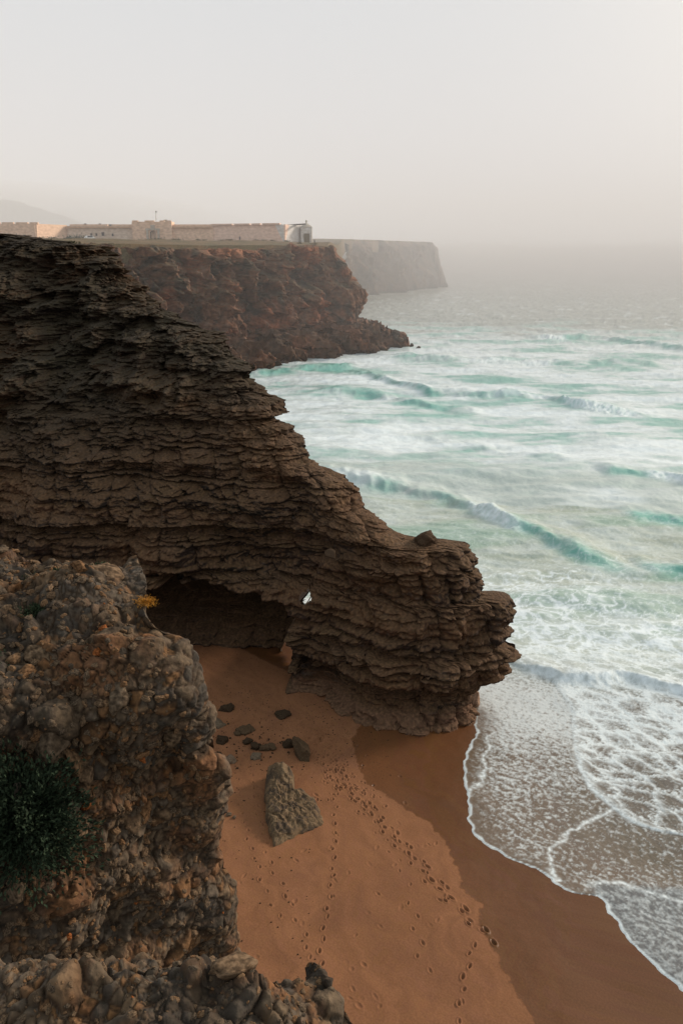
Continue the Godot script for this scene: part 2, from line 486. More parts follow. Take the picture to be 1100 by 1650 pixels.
func build_sea() -> void:
	var nu := 700
	var nv := 860
	var pos := PackedVector3Array()
	var col := PackedColorArray()
	var skip := PackedByteArray()
	pos.resize(nu * nv)
	col.resize(nu * nv)
	skip.resize(nu * nv)
	var crests := crest_list()
	var cl := []
	for c in crests:
		var x0: float = c.p[0][0]
		var x1: float = c.p[-1][0]
		cl.append(lut(c.p, x0, x1, 128))
	var chop := noise(41, 0.35, 4)
	var swell := noise(42, 0.045, 3)
	var veil := noise(43, 0.05, 5)
	var streak := noise(44, 0.22, 4)
	var warp := noise(45, 0.28, 3)
	var lace := noise(46, 0.42, 1, FastNoiseLite.TYPE_CELLULAR)
	lace.cellular_return_type = FastNoiseLite.RETURN_DISTANCE2_SUB
	lace.cellular_jitter = 1.0
	var lace2 := noise(47, 1.15, 1, FastNoiseLite.TYPE_CELLULAR)
	lace2.cellular_return_type = FastNoiseLite.RETURN_DISTANCE2_SUB
	lace2.cellular_jitter = 1.0
	var speck := noise(48, 2.2, 4)
	var inner := [Vector2(9.9, -48.6), Vector2(9.4, -48.1), Vector2(8.55, -44.4), Vector2(7.3, -41.6), Vector2.INF, Vector2(15.4, -41.2), Vector2(13.6, -40.0), Vector2(12.0, -38.8), Vector2(10.8, -37.35), Vector2(10.4, -35.8), Vector2(10.6, -35.0), Vector2.INF, Vector2(12.4, -34.8), Vector2(13.9, -35.0), Vector2(15.0, -34.4), Vector2(16.4, -33.8), Vector2(19.0, -33.2)]
	var deep := Color(0.27, 0.29, 0.25)
	var teal := Color(0.105, 0.37, 0.30)
	var milk := Color(0.40, 0.455, 0.42)
	var white := Color(0.70, 0.76, 0.765)
	for j in nv:
		var t := float(j) / (nv - 1)
		# even steps in the angle below the horizon, the last few far out
		var dip := deg_to_rad(lerpf(0.42, 50.0, pow(t, 1.12)))
		if j == 0: dip = deg_to_rad(0.11)
		if j == 1: dip = deg_to_rad(0.22)
		if j == 2: dip = deg_to_rad(0.32)
		var rr := EYE / tan(dip)
		for i in nu:
			var az: float
			if i < 40:
				az = lerpf(-42.0, -9.0, i / 40.0)
			elif i > nu - 41:
				az = lerpf(28.2, 50.0, (i - nu + 41) / 40.0)
			else:
				az = lerpf(-9.0, 28.2, float(i - 40) / (nu - 81))
			az = deg_to_rad(az)
			var x := rr * sin(az)
			var z := -rr * cos(az)
			var k := j * nu + i
			var sx := lk(shore_x, -100.0, 20.0, z) if z > -100.0 else -200.0
			var d := x - sx
			var edge_n := 0.0
			if absf(d) < 6.0:
				edge_n = warp.get_noise_2d(x * 2.2, z * 2.2) * 0.22
				d += edge_n
			if d < -0.7:
				skip[k] = 1
				pos[k] = Vector3(x, sand_y(x, z) - 0.2, z)
				continue
			var y := 0.0
			var far := smoothstep(120.0, 420.0, rr)
			var ch := chop.get_noise_2d(x * 0.5, z)
			var sw := swell.get_noise_2d(x * 0.45, z * 1.3)
			var open := smoothstep(0.0, 40.0, d)
			y += (sw * 0.9 + ch * lerpf(0.22, 0.5, far)) * lerpf(0.12, 1.0, open)
			if rr > 900.0: y *= 900.0 / rr
			var face := 0.0
			var broken := 0.0
			if z > -340.0:
				for n in crests.size():
					var c: Dictionary = crests[n]
					var x0: float = c.p[0][0]
					var x1: float = c.p[-1][0]
					if x < x0 or x > x1: continue
					var lu: PackedFloat32Array = cl[n]
					var u := (x - x0) / (x1 - x0)
					var dz := z - lk(lu, x0, 127.0 / (x1 - x0), x) + (warp.get_noise_2d(x * 0.6, n * 50.0) + streak.get_noise_2d(x * 0.25, z * 0.25)) * 1.6
					if dz < -22.0 or dz > 16.0: continue
					var fade := smoothstep(0.0, 0.14, u) * (1.0 - smoothstep(0.84, 1.0, u))
					var wd: float = c.f if dz > 0.0 else c.b
					var e := exp(-dz * dz / (wd * wd)) * fade
					y += c.h * e * (0.55 + 0.5 * streak.get_noise_2d(x * 0.5, z * 0.2))
					var fq: float = (dz - c.f * 0.7) / (c.f * 1.15)
					face = maxf(face, exp(-fq * fq) * fade * c.t * clampf(0.75 + veil.get_noise_2d(x * 2.0, z * 2.0) * 1.2, 0.0, 1.0))
					var bx := smoothstep(c.w[0] - 1.0, c.w[0] + 0.8, x) * (1.0 - smoothstep(c.w[1] - 2.0, c.w[1] + 1.0, x))
					if bx > 0.0:
						var bq: float = (dz - c.f * 0.8) / (c.f * 1.3)
						var roll := exp(-bq * bq * bq * bq) * bx * fade
						broken = maxf(broken, roll)
						y += roll * (0.25 + speck.get_noise_2d(x * 0.3, z * 0.3) * 0.3) * c.h * 0.5
					# a wake of foam behind the crest
					if dz < 0.0:
						broken = maxf(broken, 0.55 * bx * fade * exp(dz / (c.b * 1.6)))
			# colour ------------------------------------------------------
			var wx := x + warp.get_noise_2d(x, z) * 1.6
			var wz := z + warp.get_noise_2d(x + 77.0, z - 31.0) * 1.6
			var vn := veil.get_noise_2d(x * 0.55, z)
			var st := streak.get_noise_2d(x * 0.35 + z * 0.05, z)
			var c0: Color
			var foam := 0.0
			if rr > 105.0:
				var zone := smoothstep(300.0, 410.0, rr + vn * 90.0)      # dark open water beyond the breakers
				var white_zone := smoothstep(104.0, 135.0, rr + vn * 30.0) * (1.0 - zone)
				c0 = milk.lerp(deep, zone)
				c0 = c0.lerp(teal, clampf(face, 0, 1) * 0.8)
				foam = white_zone * clampf(0.56 + vn * 1.1 + st * 0.6 - face * 0.9, 0.0, 0.92)
				foam = maxf(foam, zone * smoothstep(0.30, 0.6, st + ch * 0.35) * 0.55)
				var sp := speck.get_noise_2d(x * 0.16, z * 0.4)
				foam = clampf(foam + sp * 0.22 * (foam * 1.4), 0.0, 1.0)
				c0 = c0.lerp(teal, white_zone * smoothstep(0.0, 0.4, -vn - st * 0.5) * 0.6)
			else:
				var sandy := 1.0 - smoothstep(0.0, 16.0, d)
				c0 = milk.lerp(Color(0.33, 0.36, 0.28), 0.5 + st * 0.9)
				c0 = c0.lerp(Color(0.16, 0.30, 0.22), smoothstep(0.05, 0.45, sw + st * 0.4) * 0.6)
				c0 = c0.lerp(Color(0.105, 0.088, 0.066), smoothstep(62.0, 52.0, -z))
				c0 = c0.lerp(Color(0.125, 0.085, 0.055), sandy * 0.8 * smoothstep(64.0, 56.0, -z))
				c0 = c0.lerp(teal, clampf(face, 0, 1) * 0.85)
				var l1 := lace.get_noise_2d(wx * 0.8, wz * 1.25) + 1.0     # 0 on the threads
				var l2 := lace2.get_noise_2d(wx * 0.75, wz * 1.2) + 1.0
				var dens := smoothstep(92.0, 66.0, -z + vn * 14.0 + x * 0.25)
				var th := exp(-l1 * lerpf(16.0, 5.5, dens)) + 0.8 * exp(-l2 * lerpf(14.0, 6.0, dens))
				foam = clampf(th * (0.25 + dens * 0.9) + dens * (0.10 + vn * 0.5 + st * 0.35), 0.0, 1.0)
				foam = maxf(foam, smoothstep(112.0, 100.0, -rr) * 0.0)
				if -z < 62.0:
					# swash: a fine-grained first lobe, then a whiter open net
					var bx2 := lk(swash_x, -100.0, 20.0, z) + edge_n * 3.0
					var db := x - bx2
					var ux := (x * 0.8 + z * 0.6) + warp.get_noise_2d(x * 0.7, z * 0.7) * 0.5
					var uz := (z * 0.8 - x * 0.6) + warp.get_noise_2d(x * 0.7 + 40.0, z * 0.7) * 0.5
					var fine := speck.get_noise_2d(ux * 0.75, uz * 1.15) * 0.7 + speck.get_noise_2d(x * 1.9 + 70.0, z * 1.9) * 0.5
					var la := lace.get_noise_2d(ux * 1.05 + fine * 0.5, uz * 1.8 + fine * 0.4) + 1.0
					var lb := lace2.get_noise_2d(ux * 1.5 + fine * 0.35, uz * 2.1 + fine * 0.3) + 1.0
					var in1 := 1.0 - smoothstep(-0.3, 0.3, db)
					var f1 := clampf(0.29 + fine * 0.85 + exp(-lb * 6.0) * 0.35 + vn * 0.8, 0.0, 0.62) * smoothstep(0.0, 2.2, d + fine)
					var f2 := clampf(exp(-la * 3.6) * 0.95 + exp(-lb * 5.0) * 0.4 + fine * 0.55 - 0.06 + vn * 0.8, 0.02, 0.85)
					foam = lerpf(f2, f1, in1)
					foam = lerpf(foam, clampf(th + dens * 0.1 + fine * 0.4, 0.0, 0.95), smoothstep(58.5, 61.5, -z))
					foam = maxf(foam, clampf(0.75 + fine * 0.8, 0.0, 0.95) * exp(-db * db * (6.0 if db > 0.0 else 30.0)) * smoothstep(-60.0, -56.0, z))
					var pl := Vector2(x + edge_n * 1.5, z + edge_n)
					var lines := 9.0
					for n in inner.size() - 1:
						if inner[n] == Vector2.INF or inner[n + 1] == Vector2.INF: continue
						lines = minf(lines, pl.distance_to(Geometry2D.get_closest_point_to_segment(pl, inner[n], inner[n + 1])))
					foam = maxf(foam, clampf(0.6 + fine * 0.9, 0.1, 0.9) * exp(-lines * lines * 45.0))
					# the nearest lobe is a thin grey film
					var film2 := smoothstep(-35.2, -34.4, z + edge_n * 2.0) * smoothstep(11.8, 12.6, x)
					c0 = c0.lerp(Color(0.085, 0.095, 0.10), film2 * 0.8)
					foam = lerpf(foam, clampf(0.06 + fine * 0.5 + exp(-lb * 7.0) * 0.2, 0.0, 0.5), film2 * (1.0 - exp(-lines * lines * 30.0)))
					y += 0.10 * exp(-maxf(0.0, db) * 0.8) * (1.0 - in1) + 0.02 * fine
			foam = maxf(foam, broken * clampf(0.8 + speck.get_noise_2d(x * 0.5, z * 0.5) * 0.6, 0.0, 1.0))
			c0 = c0.lerp(white, foam)
			# the thin edge rides up the sand
			if d < 12.0:
				var s := sand_y(x, z) + soft_sand(x, z)
				var film := 0.035 + 0.015 * sm(0.0, 1.0, d)
				y = lerpf(s + film * sm(-0.06, 0.12, d) - 0.03 * sm(0.0, -0.3, d), maxf(y, s + 0.05), sm(3.0, 12.0, d))
				var lip := exp(-pow((d - 0.05) / 0.065, 2.0))
				c0 = c0.lerp(white, lip * 0.9)
				if d < 0.0: c0 = c0.lerp(white, 0.35)
			c0.a = 1.0
			pos[k] = Vector3(x, y, z)
			col[k] = c0
	var nrm := grid_normals(pos, nu, nv)
	for k in nu * nv:
		if nrm[k].y < 0.0: nrm[k] = -nrm[k]
	var o := put("sea", grid_mesh(pos, nrm, col, nu, nv, skip), mats.sea)
	tag(o, "milky green sea with breaking waves and lacy foam running up the sand", "sea", "", "structure")

var _soft: FastNoiseLite
func soft_sand(x: float, z: float) -> float:
	if _soft == null: _soft = noise(32, 0.12, 3)
	return _soft.get_noise_2d(x, z) * 0.10

# ---------------------------------------------------------------- cliffs

func build_beds() -> void:
	var rng := RandomNumberGenerator.new()
	rng.seed = 5
	var n := 2700
	bed_prof.resize(n); bed_tone.resize(n); bed_id.resize(n)
	var i := 0
	var id := 0
	var hard := false
	while i < n:
		hard = not hard
		var thick := rng.randf_range(0.10, 0.28) if rng.randf() < 0.72 else rng.randf_range(0.4, 1.1)
		if not hard: thick *= 0.7
		var out := rng.randf_range(0.05, 0.55) if hard else rng.randf_range(-0.6, -0.05)
		var tone := rng.randf()
		var m := maxi(3, int(thick / 0.02))
		for k in m:
			if i >= n: break
			var u := (k + 0.5) / m * 2.0 - 1.0
			bed_prof[i] = out + 0.16 * (1.0 - pow(absf(u), 3.0)) - (0.12 if absf(u) > 0.9 else 0.0)
			bed_tone[i] = tone
			bed_id[i] = id
			i += 1
		id += 1

func build_main_cliff() -> void:
	build_beds()
	var rows := [[31.9, -33.5, -92, 0], [31.2, -28.1, -90, 0], [30.6, -23.6, -88, 0], [29.0, -21.1, -86.1, 0], [27.3, -19.2, -84, 0], [25.5, -16.7, -81, 0], [24.2, -14.1, -79, 0], [23.3, -11.3, -77.1, 0], [22.4, -9.7, -75.3, 0], [21.5, -8.9, -73.4, 0], [20.9, -7.0, -72, 0], [20.3, -7.6, -70.9, 0], [19.4, -6.9, -69.2, 0], [18.8, -4.5, -68, 0], [18.0, -4.1, -66.7, 0], [17.8, -5.7, -66.4, 0], [17.2, -3.6, -65.4, 0], [16.8, -3.7, -64.9, 0], [16.3, -2.7, -64, 0], [15.5, -2.4, -62.7, 0], [15.2, -2.4, -62.1, 0], [14.5, -0.4, -61.2, 0], [14.1, 0.8, -60.5, 0], [13.6, 1.4, -59.5, 0], [13.0, 1.3, -58.7, 0], [12.4, 2.2, -57.8, 0], [11.85, 3.1, -56.9, 0], [11.3, 4.2, -56, 0], [11.15, 7.0, -55.8, 0], [10.97, 8.8, -55.6, 0], [10.5, 8.7, -55, 0], [9.94, 9.3, -54.5, 0], [9.6, 9.0, -54.4, 0], [9.24, 9.5, -54.3, 0], [8.9, 9.2, -54.2, 0], [8.3, 9.7, -54, 0], [8.0, 9.4, -53.95, 0], [7.8, 11.1, -53.9, 0], [7.2, 11.6, -53.7, 0], [6.5, 11.5, -53.5, 0], [5.1, 11.1, -53.2, 0], [4.9, 10.85, -53.1, 0], [4.6, 11.9, -53.05, 0], [4.2, 11.9, -52.9, 0], [3.85, 11.1, -52.7, 0], [3.4, 11.2, -52.4, 0], [3.0, 11.1, -52.2, 0], [2.4, 9.5, -51.9, 0], [2.0, 8.5, -51.6, 0], [1.0, 8.8, -51, 0], [0.1, 8.9, -50.5, 0], [-0.8, 8.9, -50.3, 0]]
	var shape := lut([[-80, -58], [-45, -57], [-25, -55], [-10, -53.6], [-3, -51.6], [1.2, -49.3], [5.0, -47.5], [6.5, -47.6], [9.0, -48.8], [20, -52]], -80, 20, 401)
	var g := wall_grid(rows, -52.0, 860, 60, 40, 640, 2.4, Vector2(-12.0, -3.0), shape)
	var pos: PackedVector3Array = g.pos
	var hn: PackedVector3Array = g.hn
	var nu: int = g.nu
	var nv: int = g.nv
	var col := PackedColorArray()
	col.resize(nu * nv)
	var skip := PackedByteArray()
	skip.resize(nu * nv)
	var tone := PackedFloat32Array()
	tone.resize(nu * nv)
	var gully := noise(52, 0.11, 3, FastNoiseLite.TYPE_SIMPLEX_SMOOTH, FastNoiseLite.FRACTAL_RIDGED)
	var joints := cells(53, 0.5, FastNoiseLite.RETURN_DISTANCE2_SUB)
	for k in nu * nv:
		var p := pos[k]
		var i := k % nu
		var tipness := sm(g.nf - 60.0, g.nf + 10.0, i)
		var low := n_low.get_noise_2d(p.x, p.z + p.y * 0.6)
		var b := p.y + 0.03 * p.x + low * 0.14 + n_block.get_noise_2d(p.x * 0.4, p.y * 0.4) * 0.12
		var bi := clampi(int((b + 6.0) / 0.02), 0, 2699)
		var id := bed_id[bi]
		var s := p.x - p.z * 0.4
		var v := n_block.get_noise_2d(s, id * 37.1)
		var pr := bed_prof[bi]
		var up := sm(15.0, 24.0, p.y - p.x * 0.12)              # the upper slope is rubble rather than ledges
		var mass := sm(-0.25, 0.3, n_low.get_noise_2d(p.x * 1.6 + 200.0, p.y * 2.6))      # massive stretches where the beds hardly show
		var strat := (pr * (0.8 + 0.7 * v) + 0.3 * v) * lerpf(0.8, 0.3, up) * lerpf(0.6, 1.0, mass)
		var joint := joints.get_noise_2d(s * 1.0 + n_mid.get_noise_2d(p.x, p.y) * 0.8, p.y * 0.12 + id * 0.15) + 1.0
		var crack := -0.55 * exp(-joint * 9.0) * lerpf(1.0, 0.4, up)
		var rough := n_mid.get_noise_3d(p.x, p.y * 1.6, p.z) * lerpf(0.42, 1.8, up)
		var fine := n_fine.get_noise_3d(p.x, p.y * 1.4, p.z) * lerpf(0.10, 0.22, up)
		var big := n_low.get_noise_3d(p.x * 1.4, p.y * 1.1, p.z * 0.6) * lerpf(1.9, 2.4, up) + n_low.get_noise_3d(p.x * 4.0, p.y * 4.5, p.z * 2.0 + 60.0) * lerpf(0.7, 1.6, up)
		var gu := (gully.get_noise_2d(p.x * 0.9 + p.y * 0.3, p.z * 0.25) - 0.3) * 1.5 * up
		var wp := Vector3(p.x + n_fine.get_noise_2d(p.y, p.z) * 0.3, p.y + low, p.z)
		var brick := n_brick.get_noise_3d(wp.x * 0.55, wp.y * 2.3, wp.z * 0.4) * 0.22 + n_brick.get_noise_3d(wp.x * 1.6 + 50.0, wp.y * 4.2, wp.z * 1.2) * 0.13
		brick += n_brick.get_noise_3d(wp.x * 0.5 - 50.0, wp.y * 0.35, wp.z * 0.5) * 0.7 * up
		var d := strat * lerpf(1.0, 0.5, tipness) + rough * lerpf(1.0, 0.55, tipness) + fine * 1.7 + brick + crack + (big + gu) * (1.0 - tipness)
		# the sea cave under the left half
		var lip := 7.0 + low * 2.0 - sm(-12.0, -28.0, p.x) * 1.0
		var mx := sm(-29.0, -25.0, p.x) * (1.0 - sm(-4.8, -3.7, p.x + v * 0.3))
		var cave := mx * (1.0 - sm(lip - 2.2, lip, p.y + strat * 0.8))
		d -= cave * lerpf(5.4, 16.0, sm(1.2, 4.5, p.y))
		# undercut foot of the headland, pale ledge below
		if p.x > -3.2:
			d -= 1.1 * (1.0 - tipness) * sm(1.2, 1.7, p.y) * (1.0 - sm(2.6, 3.6, p.y))
		pos[k] = p + hn[k] * d
		tone[k] = bed_tone[bi]
		var q := pos[k]
		if p.x > -6.2 and p.x < -4.5 and q.y < sand_y(p.x, -56.0) + 0.32:
			skip[k] = 1
		var hx := (q.x + 2.52) / 0.36
		var hy := (q.y - 7.05 - (q.z + 55.0) * 0.42) / 0.45
		if i < g.nf and hx * hx + hy * hy < 1.0 + n_fine.get_noise_2d(q.x * 2.0, q.y * 2.0) * 0.8:
			skip[k] = 1
	# a skipped vertex removes every face that touches it
	var nrm := grid_normals(pos, nu, nv)
	var dilated := skip.duplicate()
	for j in nv - 1:
		for i in nu - 1:
			pass
	for k in nu * nv:
		var p := pos[k]
		var nn := nrm[k]
		var up := sm(15.0, 24.0, p.y - p.x * 0.12)
		var a := n_mid.get_noise_3d(p.x * 0.5 + 90.0, p.y, p.z * 0.5)
		var f := n_fine.get_noise_3d(p.x * 0.8, p.y * 2.0, p.z * 0.8)
		var c := Color(0.055, 0.042, 0.033).lerp(Color(0.20, 0.125, 0.078), tone[k] * tone[k])
		c = c.lerp(Color(0.115, 0.08, 0.058), up * 0.6)
		c = c.lerp(Color(0.05, 0.045, 0.042), sm(0.0, 0.5, a))                      # dark crust
		c = c.lerp(Color(0.22, 0.13, 0.075), sm(0.15, 0.5, -a + f * 0.3) * 0.55)    # ochre earth
		var zone := n_low.get_noise_3d(p.x * 1.3 + 400.0, p.y * 1.8, p.z * 0.7)
		c = c.lerp(Color(0.21, 0.115, 0.055), sm(0.05, 0.4, zone) * 0.6)
		c = c.lerp(Color(0.035, 0.032, 0.028), sm(0.05, 0.4, -zone) * 0.6)
		c = c.lerp(Color(0.24, 0.215, 0.19), sm(0.2, 0.5, f + a * 0.25) * 0.55)      # grey lichen
		c = Color(c.r * 0.66, c.g * 0.62, c.b * 0.60)
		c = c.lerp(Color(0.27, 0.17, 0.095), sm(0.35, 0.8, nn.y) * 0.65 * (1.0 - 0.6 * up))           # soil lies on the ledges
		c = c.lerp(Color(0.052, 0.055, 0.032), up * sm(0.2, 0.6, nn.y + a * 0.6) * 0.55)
		if p.y < 1.7 and p.x > -3.5: c = c.lerp(Color(0.30, 0.18, 0.115), 0.55 * sm(1.75, 1.3, p.y))
		c = Color(c.r * 0.78, c.g * 0.69, c.b * 0.62)
		c.a = 1.0
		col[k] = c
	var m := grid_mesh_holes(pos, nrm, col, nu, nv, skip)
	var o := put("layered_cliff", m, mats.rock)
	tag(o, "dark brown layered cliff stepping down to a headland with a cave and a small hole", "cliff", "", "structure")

func grid_mesh_cells(pos: PackedVector3Array, nrm: PackedVector3Array, col: PackedColorArray, nu: int, nv: int, inv: PackedByteArray) -> ArrayMesh:
	var idx := PackedInt32Array()
	idx.resize((nu - 1) * (nv - 1) * 6)
	var k := 0
	for j in nv - 1:
		for i in nu - 1:
			var a := j * nu + i
			if inv[a]: continue
			idx[k] = a; idx[k + 1] = a + 1; idx[k + 2] = a + nu
			idx[k + 3] = a + 1; idx[k + 4] = a + nu + 1; idx[k + 5] = a + nu
			k += 6
	idx.resize(k)
	var arr := []
	arr.resize(Mesh.ARRAY_MAX)
	arr[Mesh.ARRAY_VERTEX] = pos
	arr[Mesh.ARRAY_NORMAL] = nrm
	arr[Mesh.ARRAY_COLOR] = col
	arr[Mesh.ARRAY_INDEX] = idx
	var m := ArrayMesh.new()
	m.add_surface_from_arrays(Mesh.PRIMITIVE_TRIANGLES, arr)
	return m

func grid_mesh_holes(pos: PackedVector3Array, nrm: PackedVector3Array, col: PackedColorArray, nu: int, nv: int, hole: PackedByteArray) -> ArrayMesh:
	var inv := PackedByteArray()
	inv.resize(nu * nv)
	for j in nv:
		for i in nu:
			if hole[j * nu + i]:
				for dj in [-1, 0]:
					for di in [-1, 0]:
						var a: int = clampi(j + dj, 0, nv - 1) * nu + clampi(i + di, 0, nu - 1)
						inv[a] = 1
	return grid_mesh_cells(pos, nrm, col, nu, nv, inv)

func build_promontory() -> void:
	var rows := [[32.7, -4, -306, 1.03], [32.4, -1, -302, 1.05], [29.6, 0.5, -302, 1.05], [25.5, 2.3, -300, 1.05], [21, 5, -299, 1.06], [18, 8, -298, 1.06], [14, 9, -297, 1.07], [11, 6.5, -296, 1.07], [8.5, 5, -294, 1.08], [6.8, 8, -291, 1.09], [5.4, 15, -289, 1.1], [3.2, 19.5, -288, 1.11], [1.2, 22, -287, 1.12], [-1.5, 23, -286, 1.14]]
	var g := wall_grid(rows, -100.0, 520, 40, 30, 260, 4.0, Vector2(-6.0, -40.0), PackedFloat32Array())
	var pos: PackedVector3Array = g.pos
	var hn: PackedVector3Array = g.hn
	var nu: int = g.nu
	var nv: int = g.nv
	var col := PackedColorArray()
	col.resize(nu * nv)
	var bump := noise(61, 0.10, 5)
	var rib := noise(62, 0.05, 4, FastNoiseLite.TYPE_SIMPLEX_SMOOTH, FastNoiseLite.FRACTAL_RIDGED)
	for k in nu * nv:
		var p := pos[k]
		var i := k % nu
		var tipness := sm(g.nf - 50.0, g.nf + 10.0, i)
		var top := sm(33.5, 29.0, p.y)
		var d := bump.get_noise_3d(p.x, p.y * 0.8, p.z) * 5.5 + (rib.get_noise_3d(p.x, p.y * 0.3, p.z) - 0.4) * 6.0
		d += n_mid.get_noise_3d(p.x * 0.6, p.y * 0.6, p.z * 0.6) * 2.2
		d += (n_brick.get_noise_3d(p.x * 0.28, p.y * 0.22, p.z * 0.28) * 2.2 + n_brick.get_noise_3d(p.x * 0.7, p.y * 0.6, p.z * 0.7) * 1.2) * (1.0 - 0.4 * tipness)
		d += (n_low.get_noise_3d(p.x * 0.8, p.y * 0.25, p.z * 0.8)) * 7.0
		d -= sm(9.0, 13.0, p.y) * 3.0
		d *= lerpf(1.0, 0.45, tipness) * lerpf(0.25, 1.0, top)
		var heap := (n_brick.get_noise_3d(p.x * 0.4, 3.0, p.z * 0.4) * 1.5 + n_brick.get_noise_3d(p.x * 0.9, 9.0, p.z * 0.9) * 0.8) * sm(10.0, 6.0, p.y)
		pos[k] = p + hn[k] * d + Vector3(0, heap + n_mid.get_noise_2d(p.x * 0.7, p.z * 0.7) * 1.0 + (bump.get_noise_2d(p.x * 0.6, 5.0) * 1.6 - 0.5) * sm(26.0, 33.0, p.y) - 1.3 * exp(-pow((p.x + 31.0) / 10.0, 2.0)) * sm(26.0, 33.0, p.y), 0)
	var nrm := grid_normals(pos, nu, nv)
	for k in nu * nv:
		var p := pos[k]
		var a := bump.get_noise_3d(p.x * 0.6 + 300.0, p.y * 0.6, p.z * 0.6)
		var b := n_mid.get_noise_3d(p.x * 0.5, p.y * 0.35, p.z * 0.5)
		var c := Color(0.17, 0.095, 0.062)
		c = c.lerp(Color(0.07, 0.062, 0.055), sm(-0.05, 0.3, b))
		c = c.lerp(Color(0.29, 0.115, 0.06), sm(0.0, 0.3, a) * 0.8)
		c = c.lerp(Color(0.24, 0.20, 0.17), sm(0.2, 0.45, -b + a * 0.3) * 0.5)
		c = c.lerp(Color(0.10, 0.095, 0.06), sm(0.5, 0.85, nrm[k].y) * 0.6 * sm(12.0, 20.0, p.y))
		if p.y < 8.0: c = c.lerp(Color(0.14, 0.10, 0.075), 0.6)
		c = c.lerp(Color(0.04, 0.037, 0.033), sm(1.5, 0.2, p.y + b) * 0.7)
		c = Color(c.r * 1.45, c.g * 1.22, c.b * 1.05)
		# bare red earth spilling over the rim below the fortress wall
		var ex := (p.x + 33.0) / 13.0
		c = c.lerp(Color(0.42, 0.17, 0.085), sm(1.0, 0.35, ex * ex + pow((33.6 - p.y + b * 2.0) / 5.5, 2.0)))
		c.a = 1.0
		col[k] = c
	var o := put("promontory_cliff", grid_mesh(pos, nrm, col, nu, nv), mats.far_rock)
	tag(o, "reddish brown cliff of the middle promontory below the fortress", "cliff", "", "structure")

func build_far_headland() -> void:
	var rows := [[39.6, 80, -816, 2.2], [39.3, 83, -812, 2.2], [33, 85.5, -813, 2.2], [23, 89, -815, 2.2], [12, 93, -817, 2.2], [2, 96, -818, 2.2], [-2, 97, -818, 2.2]]
	var g := wall_grid(rows, 0.0, 260, 24, 16, 120, 6.0, Vector2(-20.0, -120.0), PackedFloat32Array())
	var pos: PackedVector3Array = g.pos
	var hn: PackedVector3Array = g.hn
	var nu: int = g.nu
	var nv: int = g.nv
	var col := PackedColorArray()
	col.resize(nu * nv)
	var rib := noise(63, 0.035, 4, FastNoiseLite.TYPE_SIMPLEX_SMOOTH, FastNoiseLite.FRACTAL_RIDGED)
	var bump := noise(64, 0.06, 4)
	for k in nu * nv:
		var p := pos[k]
		var i := k % nu
		var tipness := sm(g.nf - 40.0, g.nf + 5.0, i)
		var d := ((rib.get_noise_3d(p.x * 1.4, p.y * 0.12, p.z * 0.6) - 0.3) * 14.0 + bump.get_noise_3d(p.x, p.y, p.z) * 5.0) * lerpf(1.0, 0.3, tipness) * sm(39.5, 35.0, p.y)
		pos[k] = p + hn[k] * d + Vector3(0, bump.get_noise_2d(p.x * 2.0, p.z) * 0.9, 0)
	var nrm := grid_normals(pos, nu, nv)
	for k in nu * nv:
		var p := pos[k]
		var a := bump.get_noise_3d(p.x + 300.0, p.y * 0.5, p.z)
		var c := Color(0.24, 0.145, 0.09).lerp(Color(0.10, 0.08, 0.06), sm(-0.1, 0.35, a))
		c = c.lerp(Color(0.34, 0.27, 0.22), sm(0.15, 0.4, -a) * 0.6)
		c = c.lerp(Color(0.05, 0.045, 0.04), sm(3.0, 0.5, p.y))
		c.a = 1.0
		col[k] = c
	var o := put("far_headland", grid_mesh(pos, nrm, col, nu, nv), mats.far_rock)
	tag(o, "flat topped far headland fading into the mist", "headland", "", "structure")

func plateau_rim(z: float) -> float:
	if z > -88.0: return -34.0
	if z > -224.0: return lerpf(-24.5, -78.0, (-z - 88.0) / 136.0)
	if z > -306.0: return lerpf(-78.0, -5.0, (-z - 224.0) / 82.0)
	if z > -640.0: return lerpf(-5.0, 2.0, (-z - 306.0) / 334.0)
	if z > -816.0: return lerpf(2.0, 80.0, (-z - 640.0) / 176.0)
	return 78.0

func plateau_y(x: float, z: float) -> float:
	var near := minf(30.2 + maxf(0.0, -x - 23.0) * 0.10, 31.3)
	var far := lerpf(33.9, 39.5, sm(-420.0, -640.0, z))
	var behind := -224.0 - 82.0 * clampf((x + 78.0) / 73.0, 0.0, 1.0) - z      # the ground climbs a little from the rim to the fortress
	far -= 1.5 * sm(26.0, 0.0, behind) * sm(-420.0, -330.0, z)
	return lerpf(near, far, sm(-95.0, -230.0, z)) + n_low.get_noise_2d(x * 0.5, z * 0.5) * 0.35 + n_mid.get_noise_2d(x, z) * 0.18

